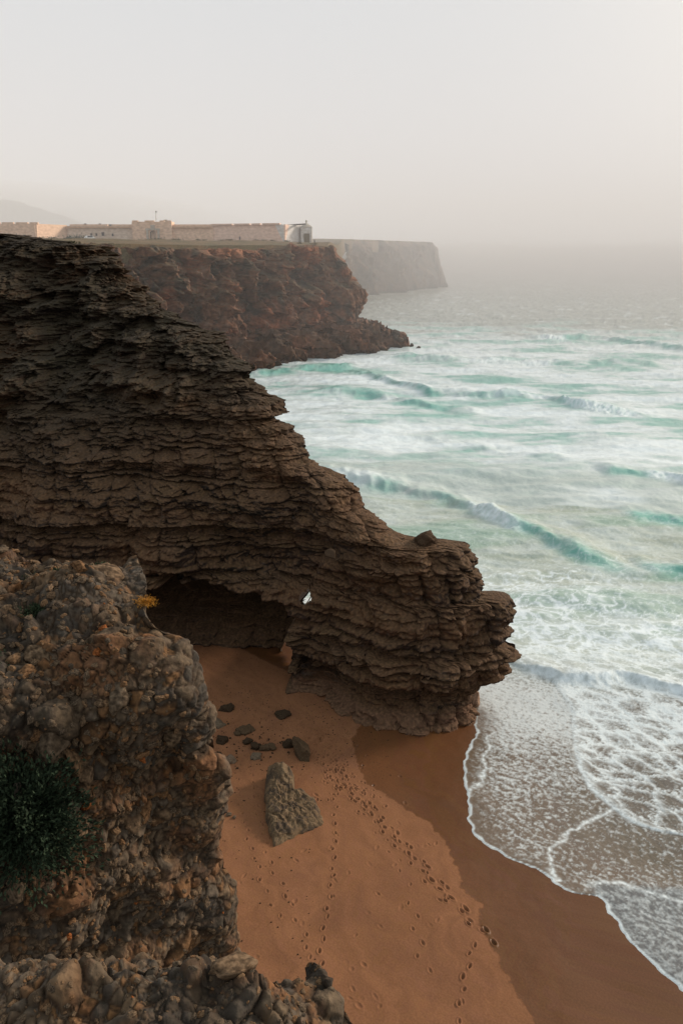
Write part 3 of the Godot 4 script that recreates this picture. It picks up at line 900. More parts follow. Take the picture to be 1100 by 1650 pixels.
func build_plateau() -> void:
	var nu := 140
	var nv := 260
	var pos := PackedVector3Array()
	var col := PackedColorArray()
	pos.resize(nu * nv)
	col.resize(nu * nv)
	for j in nv:
		var t := 1.0 - float(j) / (nv - 1)
		var z := lerpf(-94.5, -1000.0, pow(t, 1.5))
		var xr := plateau_rim(z)
		for i in nu:
			var u := float(i) / (nu - 1)
			var x := xr - pow(1.0 - u, 2.2) * 420.0
			var p := Vector3(x, plateau_y(x, z), z)
			if i == nu - 1: p += Vector3(0.8, -9.0, 0)      # the edge is turned down into the cliff
			pos[j * nu + i] = p
			var a := n_mid.get_noise_2d(x * 0.3, z * 0.3)
			var c := Color(0.27, 0.18, 0.10).lerp(Color(0.17, 0.14, 0.075), sm(-0.1, 0.3, a))
			c = c.lerp(Color(0.13, 0.115, 0.065), sm(0.2, 0.5, n_mid.get_noise_2d(x * 0.8 + 50.0, z * 0.8)) * 0.7)
			c.a = 1.0
			col[j * nu + i] = c
	var nrm := grid_normals(pos, nu, nv)
	for k in nu * nv:
		if nrm[k].y < 0.0: nrm[k] = -nrm[k]
	var o := put("plateau_ground", grid_mesh(pos, nrm, col, nu, nv), mats.ground)
	tag(o, "dry scrubby plateau ground on top of the cliffs", "ground", "", "structure")

func build_hill() -> void:
	var nu := 120
	var nv := 30
	var pos := PackedVector3Array()
	var col := PackedColorArray()
	pos.resize(nu * nv)
	col.resize(nu * nv)
	var rid := noise(66, 0.004, 4)
	for j in nv:
		var z := lerpf(-18000.0, -22000.0, 1.0 - float(j) / (nv - 1))
		for i in nu:
			var x := lerpf(-18000.0, 400.0, float(i) / (nu - 1))
			var prof := sm(-3400.0, -8600.0, x)
			var y := 10.0 + prof * (1130.0 + rid.get_noise_2d(x * 0.1, z * 0.1) * 420.0) * sm(-18000.0, -21000.0, z)
			pos[j * nu + i] = Vector3(x, y, z)
			col[j * nu + i] = Color(0.07, 0.08, 0.06)
	var nrm := grid_normals(pos, nu, nv)
	for k in nu * nv:
		if nrm[k].y < 0.0: nrm[k] = -nrm[k]
	var o := put("distant_hill", grid_mesh(pos, nrm, col, nu, nv), mats.ground)
	tag(o, "long distant hill barely seen through the mist on the left", "hill", "", "structure")

# ---------------------------------------------------------------- foreground outcrop

var spur := {}

func build_spur() -> void:
	var rows := [[25.3, -3.3, -13.0, -0.30], [25.2, -2.9, -11.9, -0.28], [25.08, -2.78, -11.4, -0.2], [24.97, -2.57, -11.1, 0.02], [24.73, -2.2, -11.0, 0.10], [24.5, -2.1, -10.9, 0.20], [24.2, -1.93, -10.75, 0.26], [23.9, -2.0, -10.75, 0.36], [23.6, -1.94, -11.0, 0.50], [23.0, -1.95, -11.4, 0.70], [22.5, -1.87, -11.6, 0.85], [22.2, -1.82, -11.7, 0.92], [21.9, -1.99, -11.8, 0.98], [21.1, -1.97, -11.8, 1.04], [20.4, -1.93, -11.8, 1.1], [19.9, -1.78, -11.8, 1.15], [19.4, -1.8, -11.8, 1.2], [18.5, -1.86, -11.8, 1.25], [14, -1.9, -11.8, 1.3]]
	var g := wall_grid(rows, -8.0, 520, 60, 20, 600, 0.55, Vector2(-0.8, -0.7), PackedFloat32Array(), 3.0)
	spur = g
	spur_like(g, 1.0, 0.85, "conglomerate_outcrop", "pebbly conglomerate outcrop on the left, above the beach", 71, 300, 7000)

func build_near_ledge() -> void:
	var rows := [[23.6, -0.4, -5.0, 0.0], [25.1, -0.22, -4.8, 0.0], [25.74, -0.16, -4.5, 0.0], [25.82, -0.06, -4.3, 0.02], [25.76, 0.08, -4.12, 0.03], [25.64, 0.22, -3.92, 0.04], [25.46, 0.34, -3.65, 0.05], [25.2, 0.40, -3.3, 0.06], [24.6, 0.42, -3.0, 0.06], [23.5, 0.44, -2.8, 0.06]]
	var g := wall_grid(rows, -2.8, 480, 40, 14, 540, 0.22, Vector2(-0.25, -0.25), PackedFloat32Array(), 1.5)
	for k in g.pos.size():
		g.pos[k].y -= 0.30 * sm(-0.75, 0.15, g.pos[k].x)
	spur_like(g, 0.34, 0.36, "conglomerate_ledge", "nearest dark conglomerate ledge along the bottom edge", 72, 150, 5000)

func spur_like(g: Dictionary, s: float, sc: float, called: String, label: String, sd: int, n_stone: int, n_pebble: int) -> void:
	var pos: PackedVector3Array = g.pos
	var hn: PackedVector3Array = g.hn
	var nu: int = g.nu
	var nv: int = g.nv
	var nrm0 := grid_normals(pos, nu, nv)
	var col := PackedColorArray()
	col.resize(nu * nv)
	var lump := noise(sd, 0.55 / s, 4)
	var e1 := cells(sd + 1, 1.55 / s, FastNoiseLite.RETURN_DISTANCE2_SUB)
	var v1 := cells(sd + 1, 1.55 / s, FastNoiseLite.RETURN_CELL_VALUE)
	var e2 := cells(sd + 2, 4.6 / s, FastNoiseLite.RETURN_DISTANCE2_SUB)
	var v2 := cells(sd + 2, 4.6 / s, FastNoiseLite.RETURN_CELL_VALUE)
	var e3 := cells(sd + 3, 10.0 / s, FastNoiseLite.RETURN_DISTANCE2_SUB)
	var v3 := cells(sd + 3, 10.0 / s, FastNoiseLite.RETURN_CELL_VALUE)
	var where := noise(sd + 4, 0.8 / s, 3)
	var hue := noise(sd + 5, 0.5 / s, 4)
	var pal := [Color(0.155, 0.125, 0.09), Color(0.12, 0.105, 0.085), Color(0.20, 0.15, 0.10), Color(0.085, 0.078, 0.068), Color(0.20, 0.12, 0.062), Color(0.13, 0.105, 0.078)]
	for k in nu * nv:
		var p := pos[k]
		var i := k % nu
		var tip := sm(g.nf - 40.0, g.nf + 10.0, i)
		var w := where.get_noise_3d(p.x, p.y * 1.4, p.z)
		var q := p + Vector3(n_fine.get_noise_3dv(p * 1.3), n_fine.get_noise_3dv(p * 1.3 + Vector3(9, 0, 0)), n_fine.get_noise_3dv(p * 1.3 + Vector3(0, 9, 0))) * 0.09 * s
		q.y *= 1.35
		var a1 := e1.get_noise_3dv(q) + 1.0
		var c1 := v1.get_noise_3dv(q)
		var a2 := e2.get_noise_3dv(q) + 1.0
		var c2 := v2.get_noise_3dv(q)
		var a3 := e3.get_noise_3dv(q) + 1.0
		var c3 := v3.get_noise_3dv(q)
		var is1 := sm(0.05, 0.16, w) * (1.0 if c1 > -0.35 else 0.0)
		var is2 := (1.0 if c2 > -0.25 else 0.0)
		var r1 := sqrt(clampf(a1 * 2.2, 0.0, 1.0))
		var r2 := sqrt(clampf(a2 * 2.4, 0.0, 1.0))
		var r3 := sqrt(clampf(a3 * 2.4, 0.0, 1.0))
		var small := lerpf(0.035 * r3 * (0.6 + 0.4 * c3), 0.085 * r2 * (0.75 + 0.35 * c2), is2)
		var d := lump.get_noise_3d(p.x, p.y * 1.3, p.z) * 0.5 + lerpf(small, 0.20 * r1 * (0.9 + 0.4 * c1), is1)
		d += n_fine.get_noise_3dv(p * 3.0) * 0.012 + n_mid.get_noise_3dv(p * 4.0) * 0.03
		pos[k] = p + nrm0[k] * d * s * lerpf(1.0, 0.6 if s > 0.9 else 0.55, tip)
		var hv := hue.get_noise_3d(p.x, p.y, p.z)
		var cv := c1 if is1 > 0.5 else c2 if is2 > 0.5 else c3
		var rr := r1 if is1 > 0.5 else r2 if is2 > 0.5 else r3
		var c: Color = pal[clampi(int(fposmod(cv * 7.3, 1.0) * 6.0), 0, 5)]
		c = c.lerp(Color(0.24, 0.115, 0.05), sm(0.12, 0.42, hv) * 0.65)
		c = c.lerp(Color(0.10, 0.10, 0.095), sm(0.1, 0.4, -hv) * 0.5)
		c = c.lerp(Color(0.052, 0.036, 0.023), sm(0.8, 0.25, rr) * 0.85)      # earthy matrix between the stones
		c = c.lerp(Color(0.05, 0.047, 0.042), sm(0.1, 0.35, n_mid.get_noise_3dv(p * 2.2)) * 0.6)
		c = Color(c.r * 1.12, c.g * 0.95, c.b * 0.80)
		c.a = 1.0
		col[k] = c
	var nrm := grid_normals(pos, nu, nv)
	g.pos = pos
	g.nrm = nrm
	var root := base(called, Vector3.ZERO)
	tag(root, label, "rock outcrop")
	put("rock_face", grid_mesh(pos, nrm, col, nu, nv), mats.near_rock, root)
	var rng := RandomNumberGenerator.new()
	rng.seed = sd
	var variants := []
	for k in 7:
		variants.append(rock_mesh(sd * 10 + k, 3, 13, 0.17))
	var cols := [Color(0.165, 0.13, 0.095), Color(0.13, 0.112, 0.09), Color(0.205, 0.15, 0.10), Color(0.10, 0.088, 0.074), Color(0.19, 0.125, 0.075), Color(0.30, 0.12, 0.045), Color(0.145, 0.118, 0.088)]
	var sm_ := []
	for c in cols:
		var m := flat(Color(c.r * 1.15, c.g * 0.98, c.b * 0.84), 0.9)
		m.albedo_texture = tex.blotch
		m.metallic_specular = 0.2
		m.normal_enabled = true
		m.normal_texture = tex.grain_n
		m.uv1_triplanar = true
		m.uv1_scale = Vector3.ONE * 0.35
		sm_.append(m)
	# large stones: parts of their own
	var kept := []
	var tries := 0
	while kept.size() < n_stone and tries < n_stone * 60:
		tries += 1
		var j := int(rng.randf_range(0.02, 0.86) * nv)
		var i := int(rng.randf_range(0.08, 0.99) * (g.nf + 20))
		var k := j * nu + i
		var r := sc * (0.065 + 0.20 * pow(rng.randf(), 3.2) * (1.4 if j < nv * 0.45 else 0.8))
		var ok := true
		for q in kept:
			if q[0].distance_to(pos[k]) < (q[1] + r) * 0.72:
				ok = false
				break
		if not ok: continue
		if kept.size() < 14 and s > 0.9:               # a few big blocks in the upper part
			j = int(rng.randf_range(0.06, 0.42) * nv)
			k = j * nu + int(rng.randf_range(0.3, 0.92) * g.nf)
			r = rng.randf_range(0.16, 0.27)
			if kept.any(func(e): return e[0].distance_to(pos[k]) < (e[1] + r) * 0.8): continue
		kept.append([pos[k], r])
		var o := put("stone", variants[rng.randi() % 7], sm_[pick(rng) if r < 0.11 * sc else [0, 1, 2, 3, 4, 6][rng.randi() % 6]], root)
		o.transform = stone_at(pos[k], nrm[k], r, rng)
	for mi in 7:
		var mm := MultiMesh.new()
		mm.transform_format = MultiMesh.TRANSFORM_3D
		mm.mesh = variants[mi]
		var n := n_pebble / 7 if mi != 5 else n_pebble / 70
		mm.instance_count = n
		for q in n:
			var j := int(rng.randf_range(0.0, 0.93) * nv)
			var i := int(rng.randf_range(0.05, 1.0) * (g.nf + (30 if s > 0.9 else 50)))
			var k := j * nu + i
			var r := sc * (0.022 + 0.06 * pow(rng.randf(), 2.2))
			mm.set_instance_transform(q, stone_at(pos[k], nrm[k], r, rng))
		var mo := MultiMeshInstance3D.new()
		mo.name = "pebbles"
		mo.multimesh = mm
		mo.material_override = sm_[mi]
		mo.set_meta("kind", "stuff")
		root.add_child(mo, true)

func cells(sd: int, f: float, ret: int) -> FastNoiseLite:
	var n := noise(sd, f, 1, FastNoiseLite.TYPE_CELLULAR)
	n.cellular_return_type = ret
	n.cellular_jitter = 1.0
	n.cellular_distance_function = FastNoiseLite.DISTANCE_EUCLIDEAN
	return n

func nearest(g: Dictionary, at: Vector3) -> int:
	var best := 1e9
	var k := 0
	for i in g.pos.size():
		var d: float = g.pos[i].distance_squared_to(at)
		if d < best:
			best = d
			k = i
	return k

func pick(rng: RandomNumberGenerator) -> int:
	var t := rng.randf()
	return 0 if t < 0.24 else 1 if t < 0.46 else 2 if t < 0.62 else 3 if t < 0.74 else 4 if t < 0.84 else 5 if t < 0.855 else 6

func stone_at(p: Vector3, n: Vector3, r: float, rng: RandomNumberGenerator) -> Transform3D:
	var up := (n + Vector3(0, 0.6, 0)).normalized()
	var side := up.cross(Vector3(rng.randf_range(-1, 1), rng.randf_range(-0.3, 0.3), rng.randf_range(-1, 1)).normalized()).normalized()
	var b := Basis(side, up, side.cross(up)).orthonormalized()
	return Transform3D(b.scaled_local(Vector3(rng.randf_range(0.9, 1.5), rng.randf_range(0.6, 0.95), rng.randf_range(0.75, 1.15)) * r), p - n * r * 0.16)

# a stone: a ball cut by random planes and roughened
func rock_mesh(sd: int, level: int, cuts: int, rough: float) -> ArrayMesh:
	var rng := RandomNumberGenerator.new()
	rng.seed = sd
	var pts := [Vector3(0, 1, 0), Vector3(0, -1, 0), Vector3(1, 0, 0), Vector3(-1, 0, 0), Vector3(0, 0, 1), Vector3(0, 0, -1)]
	var fs := [[0, 2, 4], [0, 4, 3], [0, 3, 5], [0, 5, 2], [1, 4, 2], [1, 3, 4], [1, 5, 3], [1, 2, 5]]
	for l in level:
		var mid := {}
		var nf := []
		for f in fs:
			var m := []
			for e in 3:
				var a: int = f[e]
				var b: int = f[(e + 1) % 3]
				var key := mini(a, b) * 100000 + maxi(a, b)
				if not mid.has(key):
					mid[key] = pts.size()
					pts.append(((pts[a] + pts[b]) * 0.5).normalized())
				m.append(mid[key])
			nf.append([f[0], m[0], m[2]]); nf.append([f[1], m[1], m[0]]); nf.append([f[2], m[2], m[1]]); nf.append(m)
		fs = nf
	var planes := []
	for c in cuts:
		planes.append([Vector3(rng.randfn(), rng.randfn(), rng.randfn()).normalized(), rng.randf_range(0.55, 0.9)])
	var nz := noise(sd, 1.1, 4)
	var st := SurfaceTool.new()
	st.begin(Mesh.PRIMITIVE_TRIANGLES)
	for k in pts.size():
		var p: Vector3 = pts[k]
		for c in planes:
			var o: float = p.dot(c[0]) - c[1]
			if o > 0.0: p -= c[0] * o * 0.92
		p *= 1.0 + nz.get_noise_3dv(p) * rough * 2.0
		st.set_smooth_group(0)
		st.add_vertex(p)
	for f in fs:
		st.add_index(f[0]); st.add_index(f[2]); st.add_index(f[1])
	st.generate_normals()
	return st.commit()

# ---------------------------------------------------------------- loose rocks

func rough_mat(c: Color, scale := 0.8) -> StandardMaterial3D:
	var m := flat(c, 0.95)
	m.metallic_specular = 0.15
	m.albedo_texture = tex.grain
	m.normal_enabled = true
	m.normal_texture = tex.grain_n
	m.uv1_triplanar = true
	m.uv1_scale = Vector3.ONE * scale
	return m

func boulder(at: Vector3, size: Vector3, turn: float, sd: int, m: Material, label: String, group := "", tilt := 0.0, rough := 0.12) -> MeshInstance3D:
	var o := put("boulder", rock_mesh(sd, 4, 12, rough * 1.3), m)
	o.position = at
	o.rotation = Vector3(tilt, turn, tilt * 0.5)
	o.scale = size
	tag(o, label, "boulder", group)
	return o

func build_boulders() -> void:
	var grey := rough_mat(Color(0.125, 0.08, 0.046))
	var dark := rough_mat(Color(0.07, 0.045, 0.027))
	var tan_ := rough_mat(Color(0.24, 0.165, 0.11))
	var pale := rough_mat(Color(0.20, 0.145, 0.095))
	# the big one, drawn round its foot: a tilted slab with a hump at its far end
	var foot := [[-4.30, -42.71], [-3.80, -43.28], [-3.18, -43.21], [-2.69, -42.23], [-2.64, -41.27], [-2.16, -41.39], [-1.55, -40.64], [-1.08, -39.80], [-0.99, -38.73], [-1.53, -38.11], [-2.33, -37.80], [-3.11, -36.91], [-3.48, -36.72], [-3.75, -37.70], [-4.11, -39.26], [-4.29, -41.04]]
	var c := Vector2(-2.9, -39.7)
	var cur := Curve2D.new()
	for f in foot + [foot[0]]:
		cur.add_point(Vector2(f[0], f[1]))
	var na := 150
	var nr := 46
	var pos := PackedVector3Array()
	var col := PackedColorArray()
	var lump := noise(91, 0.5, 4)
	var fine := noise(92, 2.4, 4)
	for j in nr:
		var t := 1.0 - float(j) / (nr - 1)
		for i in na:
			var f := cur.sample_baked(cur.get_baked_length() * i / (na - 1))
			var p := c + (f - c) * (0.98 * t + 0.02)
			var hump := exp(-(pow((p.x + 3.3) / 0.75, 2.0) + pow((p.y + 42.2) / 0.9, 2.0)))
			var top := 0.70 + 0.22 * (-p.y - 39.7) * 0.5 - 0.18 * (p.x + 2.9) + hump * 0.6
			var prof := pow(clampf(1.0 - pow(t, 7.0), 0.0, 1.0), 0.45)
			var y := sand_y(p.x, p.y) - 0.25 + (top * (1.0 + 0.25 * lump.get_noise_2d(p.x, p.y)) + fine.get_noise_2d(p.x, p.y) * 0.16) * prof + 0.1
			var n := lump.get_noise_3d(p.x * 1.5, y * 1.5, p.y * 1.5) * 0.22 + fine.get_noise_3d(p.x, y, p.y) * 0.10
			var q := p + (p - c).normalized() * n
			pos.append(Vector3(q.x, y, q.y))
			var tone := lump.get_noise_2d(p.x * 2.0 + 30.0, p.y * 2.0) + fine.get_noise_2d(p.x * 1.5, p.y * 1.5) * 0.8
			var cc := Color(0.20, 0.125, 0.065).lerp(Color(0.10, 0.07, 0.045), sm(-0.1, 0.4, tone))
			cc = cc.lerp(Color(0.27, 0.19, 0.11), sm(0.1, 0.5, -tone) * 0.6)
			col.append(cc)
	var nrm := grid_normals(pos, na, nr)
	if nrm[na * nr / 2].dot(pos[na * nr / 2] - Vector3(c.x, 0.3, c.y)) < 0.0:
		for k in nrm.size(): nrm[k] = -nrm[k]
	for k in nrm.size():
		if nrm[k].length_squared() < 0.5: nrm[k] = Vector3.UP
	var big := put("boulder", grid_mesh(pos, nrm, col, na, nr), mats.near_rock)
	tag(big, "largest boulder on the sand, a tilted slab with a hump", "boulder")
	var spots := [
		[-7.62, -50.3, 0.47, dark, "dark boulder in the cave shade, farthest back by the outcrop"],
		[-7.88, -48.3, 0.48, pale, "pale boulder half hidden behind the conglomerate outcrop, upper of two"],
		[-6.10, -47.7, 0.50, grey, "grey lumpy boulder, topmost of the small pile beside the outcrop"],
		[-6.55, -47.3, 0.28, grey, "small grey stone leaning on the left of the lumpy boulder pile"],
		[-5.77, -46.4, 0.30, dark, "dark stone at the left end of the curved row of rocks"],
		[-5.25, -45.9, 0.34, dark, "dark rock, second from the left in the curved row"],
		[-4.71, -45.8, 0.34, grey, "grey rock in the middle of the curved row"],
		[-4.27, -45.9, 0.32, grey, "grey knobbly rock at the right end of the curved row"],
		[-5.15, -44.8, 0.36, pale, "low pale slab lying in front of the curved row of rocks"],
		[-3.22, -46.2, 0.42, dark, "dark low rock behind the pointed leaning slab"],
		[-7.47, -46.5, 0.46, dark, "dark rock against the outcrop, left of the rock row"],
		[-6.64, -44.4, 0.40, tan_, "tan rock beside the outcrop, nearest of the rocks there"],
		[-7.39, -44.8, 0.33, dark, "dark rock pressed against the outcrop beside the tan rock"],
		[-6.09, -39.3, 0.15, pale, "small pale stone alone on the sand beside the outcrop"],
		[-5.74, -39.1, 0.11, pale, "smallest pale chip on the sand, right of the lone stone"],
		[-3.86, -49.6, 0.55, dark, "flat dark rock in the shade at the cave mouth"],
	]
	for k in spots.size():
		var q: Array = spots[k]
		var r: float = q[2]
		boulder(Vector3(q[0], sand_y(q[0], q[1]) + r * 0.12, q[1]), Vector3(r * 1.15, r * (0.45 if k == 8 or k == 15 else 0.8), r), k * 1.7, 200 + k, q[3], q[4], "", 0.15)
	boulder(Vector3(-2.45, sand_y(-2.45, -45.3) + 0.3, -45.3), Vector3(0.62, 0.55, 1.0), 0.5, 231, grey, "pointed grey slab leaning out of the sand beyond the big boulder", "", 0.45, 0.07)
	boulder(Vector3(8.95, 0.95, -51.9), Vector3(0.6, 0.8, 0.6), 0.4, 232, rough_mat(Color(0.52, 0.33, 0.22)), "salmon coloured boulder at the wet foot of the headland tip")
	boulder(Vector3(5.75, 11.35, -54.9), Vector3(0.95, 0.75, 0.8), 0.9, 233, rough_mat(Color(0.10, 0.062, 0.038)), "blocky knob of rock perched on the ridge of the headland")
	boulder(Vector3(-0.66, 10.9, -53.2), Vector3(0.42, 0.16, 0.5), 0.7, 234, rough_mat(Color(0.10, 0.064, 0.04)), "pale slab lying on the cliff face above the small hole", "", 0.5, 0.05)
	boulder(Vector3(25.2, 0.2, -283), Vector3(0.9, 0.7, 0.8), 0.3, 235, dark, "small dark rock awash off the promontory, farther out")
	boulder(Vector3(23.4, 0.4, -289), Vector3(0.9, 0.9, 0.8), 0.9, 236, dark, "small dark rock awash right at the promontory tip")
	boulder(Vector3(95.5, 1.0, -815), Vector3(3.5, 3.0, 3.0), 0.9, 237, dark, "dark rock at the waterline below the far headland")
	var rng := RandomNumberGenerator.new()
	rng.seed = 19
	var grit := MultiMesh.new()
	grit.transform_format = MultiMesh.TRANSFORM_3D
	grit.mesh = rock_mesh(290, 1, 6, 0.1)
	grit.instance_count = 520
	for k in 520:
		var gx := rng.randf_range(-9.0, 3.0)
		var gz := rng.randf_range(-53.5, -43.0) if k < 400 else rng.randf_range(-43.0, -27.0)
		if k < 90:
			gx = rng.randfn(-5.5, 1.5)
			gz = rng.randfn(-46.0, 1.3)
		if k >= 400: gx = rng.randf_range(-6.5, -1.0)
		var gr := rng.randf_range(0.015, 0.05) * (1.8 if k < 60 else 1.0)
		grit.set_instance_transform(k, Transform3D(Basis.from_euler(Vector3(rng.randf(), rng.randf() * 6.0, rng.randf())).scaled(Vector3(gr, gr * 0.7, gr)), Vector3(gx, sand_y(gx, gz) + soft_sand(gx, gz) + gr * 0.2, gz)))
	var go := MultiMeshInstance3D.new()
	go.name = "beach_grit"
	go.multimesh = grit
	go.material_override = dark
	tag(go, "small stones and grit strewn over the sand by the cave", "grit", "", "stuff")
	add_child(go)
	var shapes := []
	for k in 5: shapes.append(rock_mesh(300 + k, 3, 12, 0.1))
	var brown := [rough_mat(Color(0.15, 0.11, 0.085), 0.3), rough_mat(Color(0.105, 0.08, 0.065), 0.3), rough_mat(Color(0.19, 0.14, 0.105), 0.3)]
	for k in 34:                                    # blocks heaped on the platform at the promontory tip
		var t := pow(rng.randf(), 0.7)
		var x := lerpf(2.0, 21.5, t)
		var z := -286.5 - rng.randf_range(0.0, 5.0)
		var r := rng.randf_range(0.8, 1.9)
		var y := lerpf(6.4, 1.6, t * t) + rng.randf_range(-0.8, 0.8)
		var o := put("boulder", shapes[rng.randi() % 5], brown[rng.randi() % 3])
		o.position = Vector3(x, y, z)
		o.rotation = Vector3(rng.randf_range(-0.5, 0.5), rng.randf() * 6.0, rng.randf_range(-0.5, 0.5))
		o.scale = Vector3(r * 1.2, r, r)
		tag(o, "angular brown block heaped on the rocky tip of the promontory", "boulder", "blocks heaped on the promontory tip")
	for k in 60:                                    # fallen rocks along the waterline in the cove
		var t := rng.randf()
		var x := lerpf(-26.0, 3.0, t) + rng.randfn(0, 1.0)
		var z := lerpf(-229.0, -272.0, pow(t, 1.1)) + rng.randf_range(-5.0, 3.0)
		var r := rng.randf_range(0.35, 1.5)
		var o := put("boulder", shapes[rng.randi() % 5], dark if rng.randf() < 0.6 else brown[rng.randi() % 3])
		o.position = Vector3(x, 0.3, z)
		o.rotation = Vector3(rng.randf_range(-0.5, 0.5), rng.randf() * 6.0, rng.randf_range(-0.5, 0.5))
		o.scale = Vector3(r * 1.2, r, r)
		tag(o, "dark fallen rock at the waterline of the cove below the reddish cliff", "boulder", "fallen rocks along the cove waterline")

# ---------------------------------------------------------------- the fortress

func box(c: Vector3, size: Vector3, tint := Color.WHITE) -> BoxMesh:
	var b := BoxMesh.new()
	b.size = size
	return b

func part_box(called: String, c: Vector3, size: Vector3, m: Material, parent: Node, turn := 0.0) -> MeshInstance3D:
	var o := put(called, box(c, size), m, parent)
	o.position = c
	o.rotation.y = turn
	return o

# one straight stretch of sloping wall from a to b (x, z), leaning back by lean at the top, with thickness behind it
func battered(a: Vector2, b: Vector2, y0: float, y1: float, lean: float, thick: float) -> ArrayMesh:
	var st := SurfaceTool.new()
	st.begin(Mesh.PRIMITIVE_TRIANGLES)
	var d := (b - a).normalized()
	var n := Vector2(-d.y, d.x)                     # outward for walls traced from left to right
	var v3 := func(p: Vector2, y: float) -> Vector3: return Vector3(p.x, y, p.y)
	var A: Vector3 = v3.call(a, y0)
	var B: Vector3 = v3.call(b, y0)
	var C: Vector3 = v3.call(b - n * lean, y1)
	var D: Vector3 = v3.call(a - n * lean, y1)
	var E: Vector3 = v3.call(a - n * thick, y0)
	var F: Vector3 = v3.call(b - n * thick, y0)
	var G: Vector3 = v3.call(b - n * thick, y1)
	var H: Vector3 = v3.call(a - n * thick, y1)
	for q in [[A, B, C, D], [D, C, G, H], [F, E, H, G], [E, A, D, H], [B, F, G, C]]:
		st.set_smooth_group(-1)
		for k in [0, 2, 1, 0, 3, 2]:
			st.add_vertex(q[k])
	st.generate_normals()
	return st.commit()

func build_fortress() -> void:
	var nz := noise(95, 0.02, 5)
	var stain := noise_tex(nz, Color(0.80, 0.76, 0.72), Color(1, 1, 1))
	var plaster := func(c: Color) -> StandardMaterial3D:
		var m := flat(c, 0.95)
		m.albedo_texture = stain
		m.uv1_triplanar = true
		m.uv1_world_triplanar = true
		m.uv1_scale = Vector3(0.05, 0.10, 0.05)
		return m
	var ochre: StandardMaterial3D = plaster.call(Color(0.84, 0.59, 0.43))
	var rose: StandardMaterial3D = plaster.call(Color(0.86, 0.62, 0.50))
	var rust: StandardMaterial3D = plaster.call(Color(0.66, 0.43, 0.28))
	var pale: StandardMaterial3D = plaster.call(Color(0.72, 0.58, 0.47))
	var white: StandardMaterial3D = plaster.call(Color(0.78, 0.75, 0.72))
	var stone: StandardMaterial3D = plaster.call(Color(0.50, 0.46, 0.40))
	var dark := flat(Color(0.035, 0.03, 0.028))
	var roof := flat(Color(0.12, 0.10, 0.095))
	var wood := flat(Color(0.16, 0.12, 0.07))
	var f := base("fortress", Vector3(0, 0, 0))
	tag(f, "long low ochre fortress with battered walls, arched gate and corner turret on the plateau", "fortress")
	var walls := [
		[Vector2(-160, -318), Vector2(-108, -318), 32.0, 40.0, 0.9, rust, ochre],
		[Vector2(-108, -318), Vector2(-101, -333), 32.0, 40.0, 0.9, ochre, ochre],
		[Vector2(-101.5, -332), Vector2(-77, -332), 33.0, 39.7, 0.5, pale, ochre],
		[Vector2(-77, -332), Vector2(-47.5, -332), 33.0, 39.7, 0.5, ochre, ochre],
		[Vector2(-48.5, -332.5), Vector2(-20.4, -322), 33.0, 39.9, 0.8, rose, rose],
		[Vector2(-20.4, -322), Vector2(-12.5, -335), 33.0, 39.9, 0.8, white, white],
	]
	for w in walls:
		var m: StandardMaterial3D = w[6]
		if w[5] == pale: m = pale
		put("wall", battered(w[0], w[1], w[2], w[3], w[4], 4.0), m, f)
		# a string course two thirds up
	part_box("wall_stripe", Vector3(-89.5, 39.2, -331.9), Vector3(24.6, 0.55, 0.5), rust, f)
	part_box("wall_stripe", Vector3(-55.2, 39.2, -331.9), Vector3(14.0, 0.5, 0.5), rust, f)
	# parapet blocks, with the embrasures as gaps between them
	for q in [[-158, -127.0, -319.6, 40.0], [-125.6, -121.2, -319.6, 40.0], [-120.3, -116.3, -319.6, 40.0], [-115.4, -111.2, -319.6, 40.0], [-110.4, -107.6, -319.6, 40.0], [-100.5, -86.5, -333.4, 39.7], [-85.0, -77.4, -333.4, 39.7], [-62.2, -48.2, -333.4, 39.7]]:
		part_box("parapet", Vector3((q[0] + q[1]) * 0.5, q[3] + 0.2, q[2]), Vector3(q[1] - q[0], 0.6, 1.4), ochre, f)
	var a := Vector2(-48.0, -333.2)
	var b := Vector2(-21.2, -323.2)
	for q in [[0.0, 0.30], [0.33, 0.55], [0.58, 0.70], [0.73, 0.97]]:
		var p0 := a.lerp(b, q[0])
		var p1 := a.lerp(b, q[1])
		var mid := (p0 + p1) * 0.5
		part_box("parapet", Vector3(mid.x, 40.1, mid.y), Vector3(p0.distance_to(p1), 0.55, 1.2), rose, f, -(b - a).angle())
	part_box("flank_coping", Vector3(-16.8, 40.0, -329.2), Vector3(0.9, 0.45, 14.0), roof, f, 0.55)
	# gatehouse with a real archway
	var gate := CSGBox3D.new()
	gate.name = "gatehouse"
	gate.size = Vector3(14.6, 8.6, 6.0)
	gate.position = Vector3(-69.8, 36.8, -334.0)
	gate.material = ochre
	f.add_child(gate)
	var hole := CSGBox3D.new()
	hole.name = "archway"
	hole.operation = CSGShape3D.OPERATION_SUBTRACTION
	hole.size = Vector3(2.3, 3.4, 5.0)
	hole.position = Vector3(0.35, -1.7, 2.0)
	hole.material = dark
	gate.add_child(hole)
	var arch := CSGCylinder3D.new()
	arch.name = "arch_curve"
	arch.operation = CSGShape3D.OPERATION_SUBTRACTION
	arch.radius = 1.15
	arch.height = 5.0
	arch.sides = 20
	arch.rotation.x = PI / 2
	arch.position = Vector3(0.35, 0.0, 2.0)
	arch.material = dark
	gate.add_child(arch)
	for x in [-71.5, -67.4]:
		part_box("gate_pilaster", Vector3(x, 36.0, -330.75), Vector3(0.7, 4.4, 0.5), stone, f)
	part_box("gate_lintel", Vector3(-69.45, 38.45, -330.75), Vector3(5.2, 0.6, 0.6), stone, f)
	part_box("gate_crest", Vector3(-69.45, 39.35, -330.8), Vector3(1.5, 1.2, 0.4), stone, f)
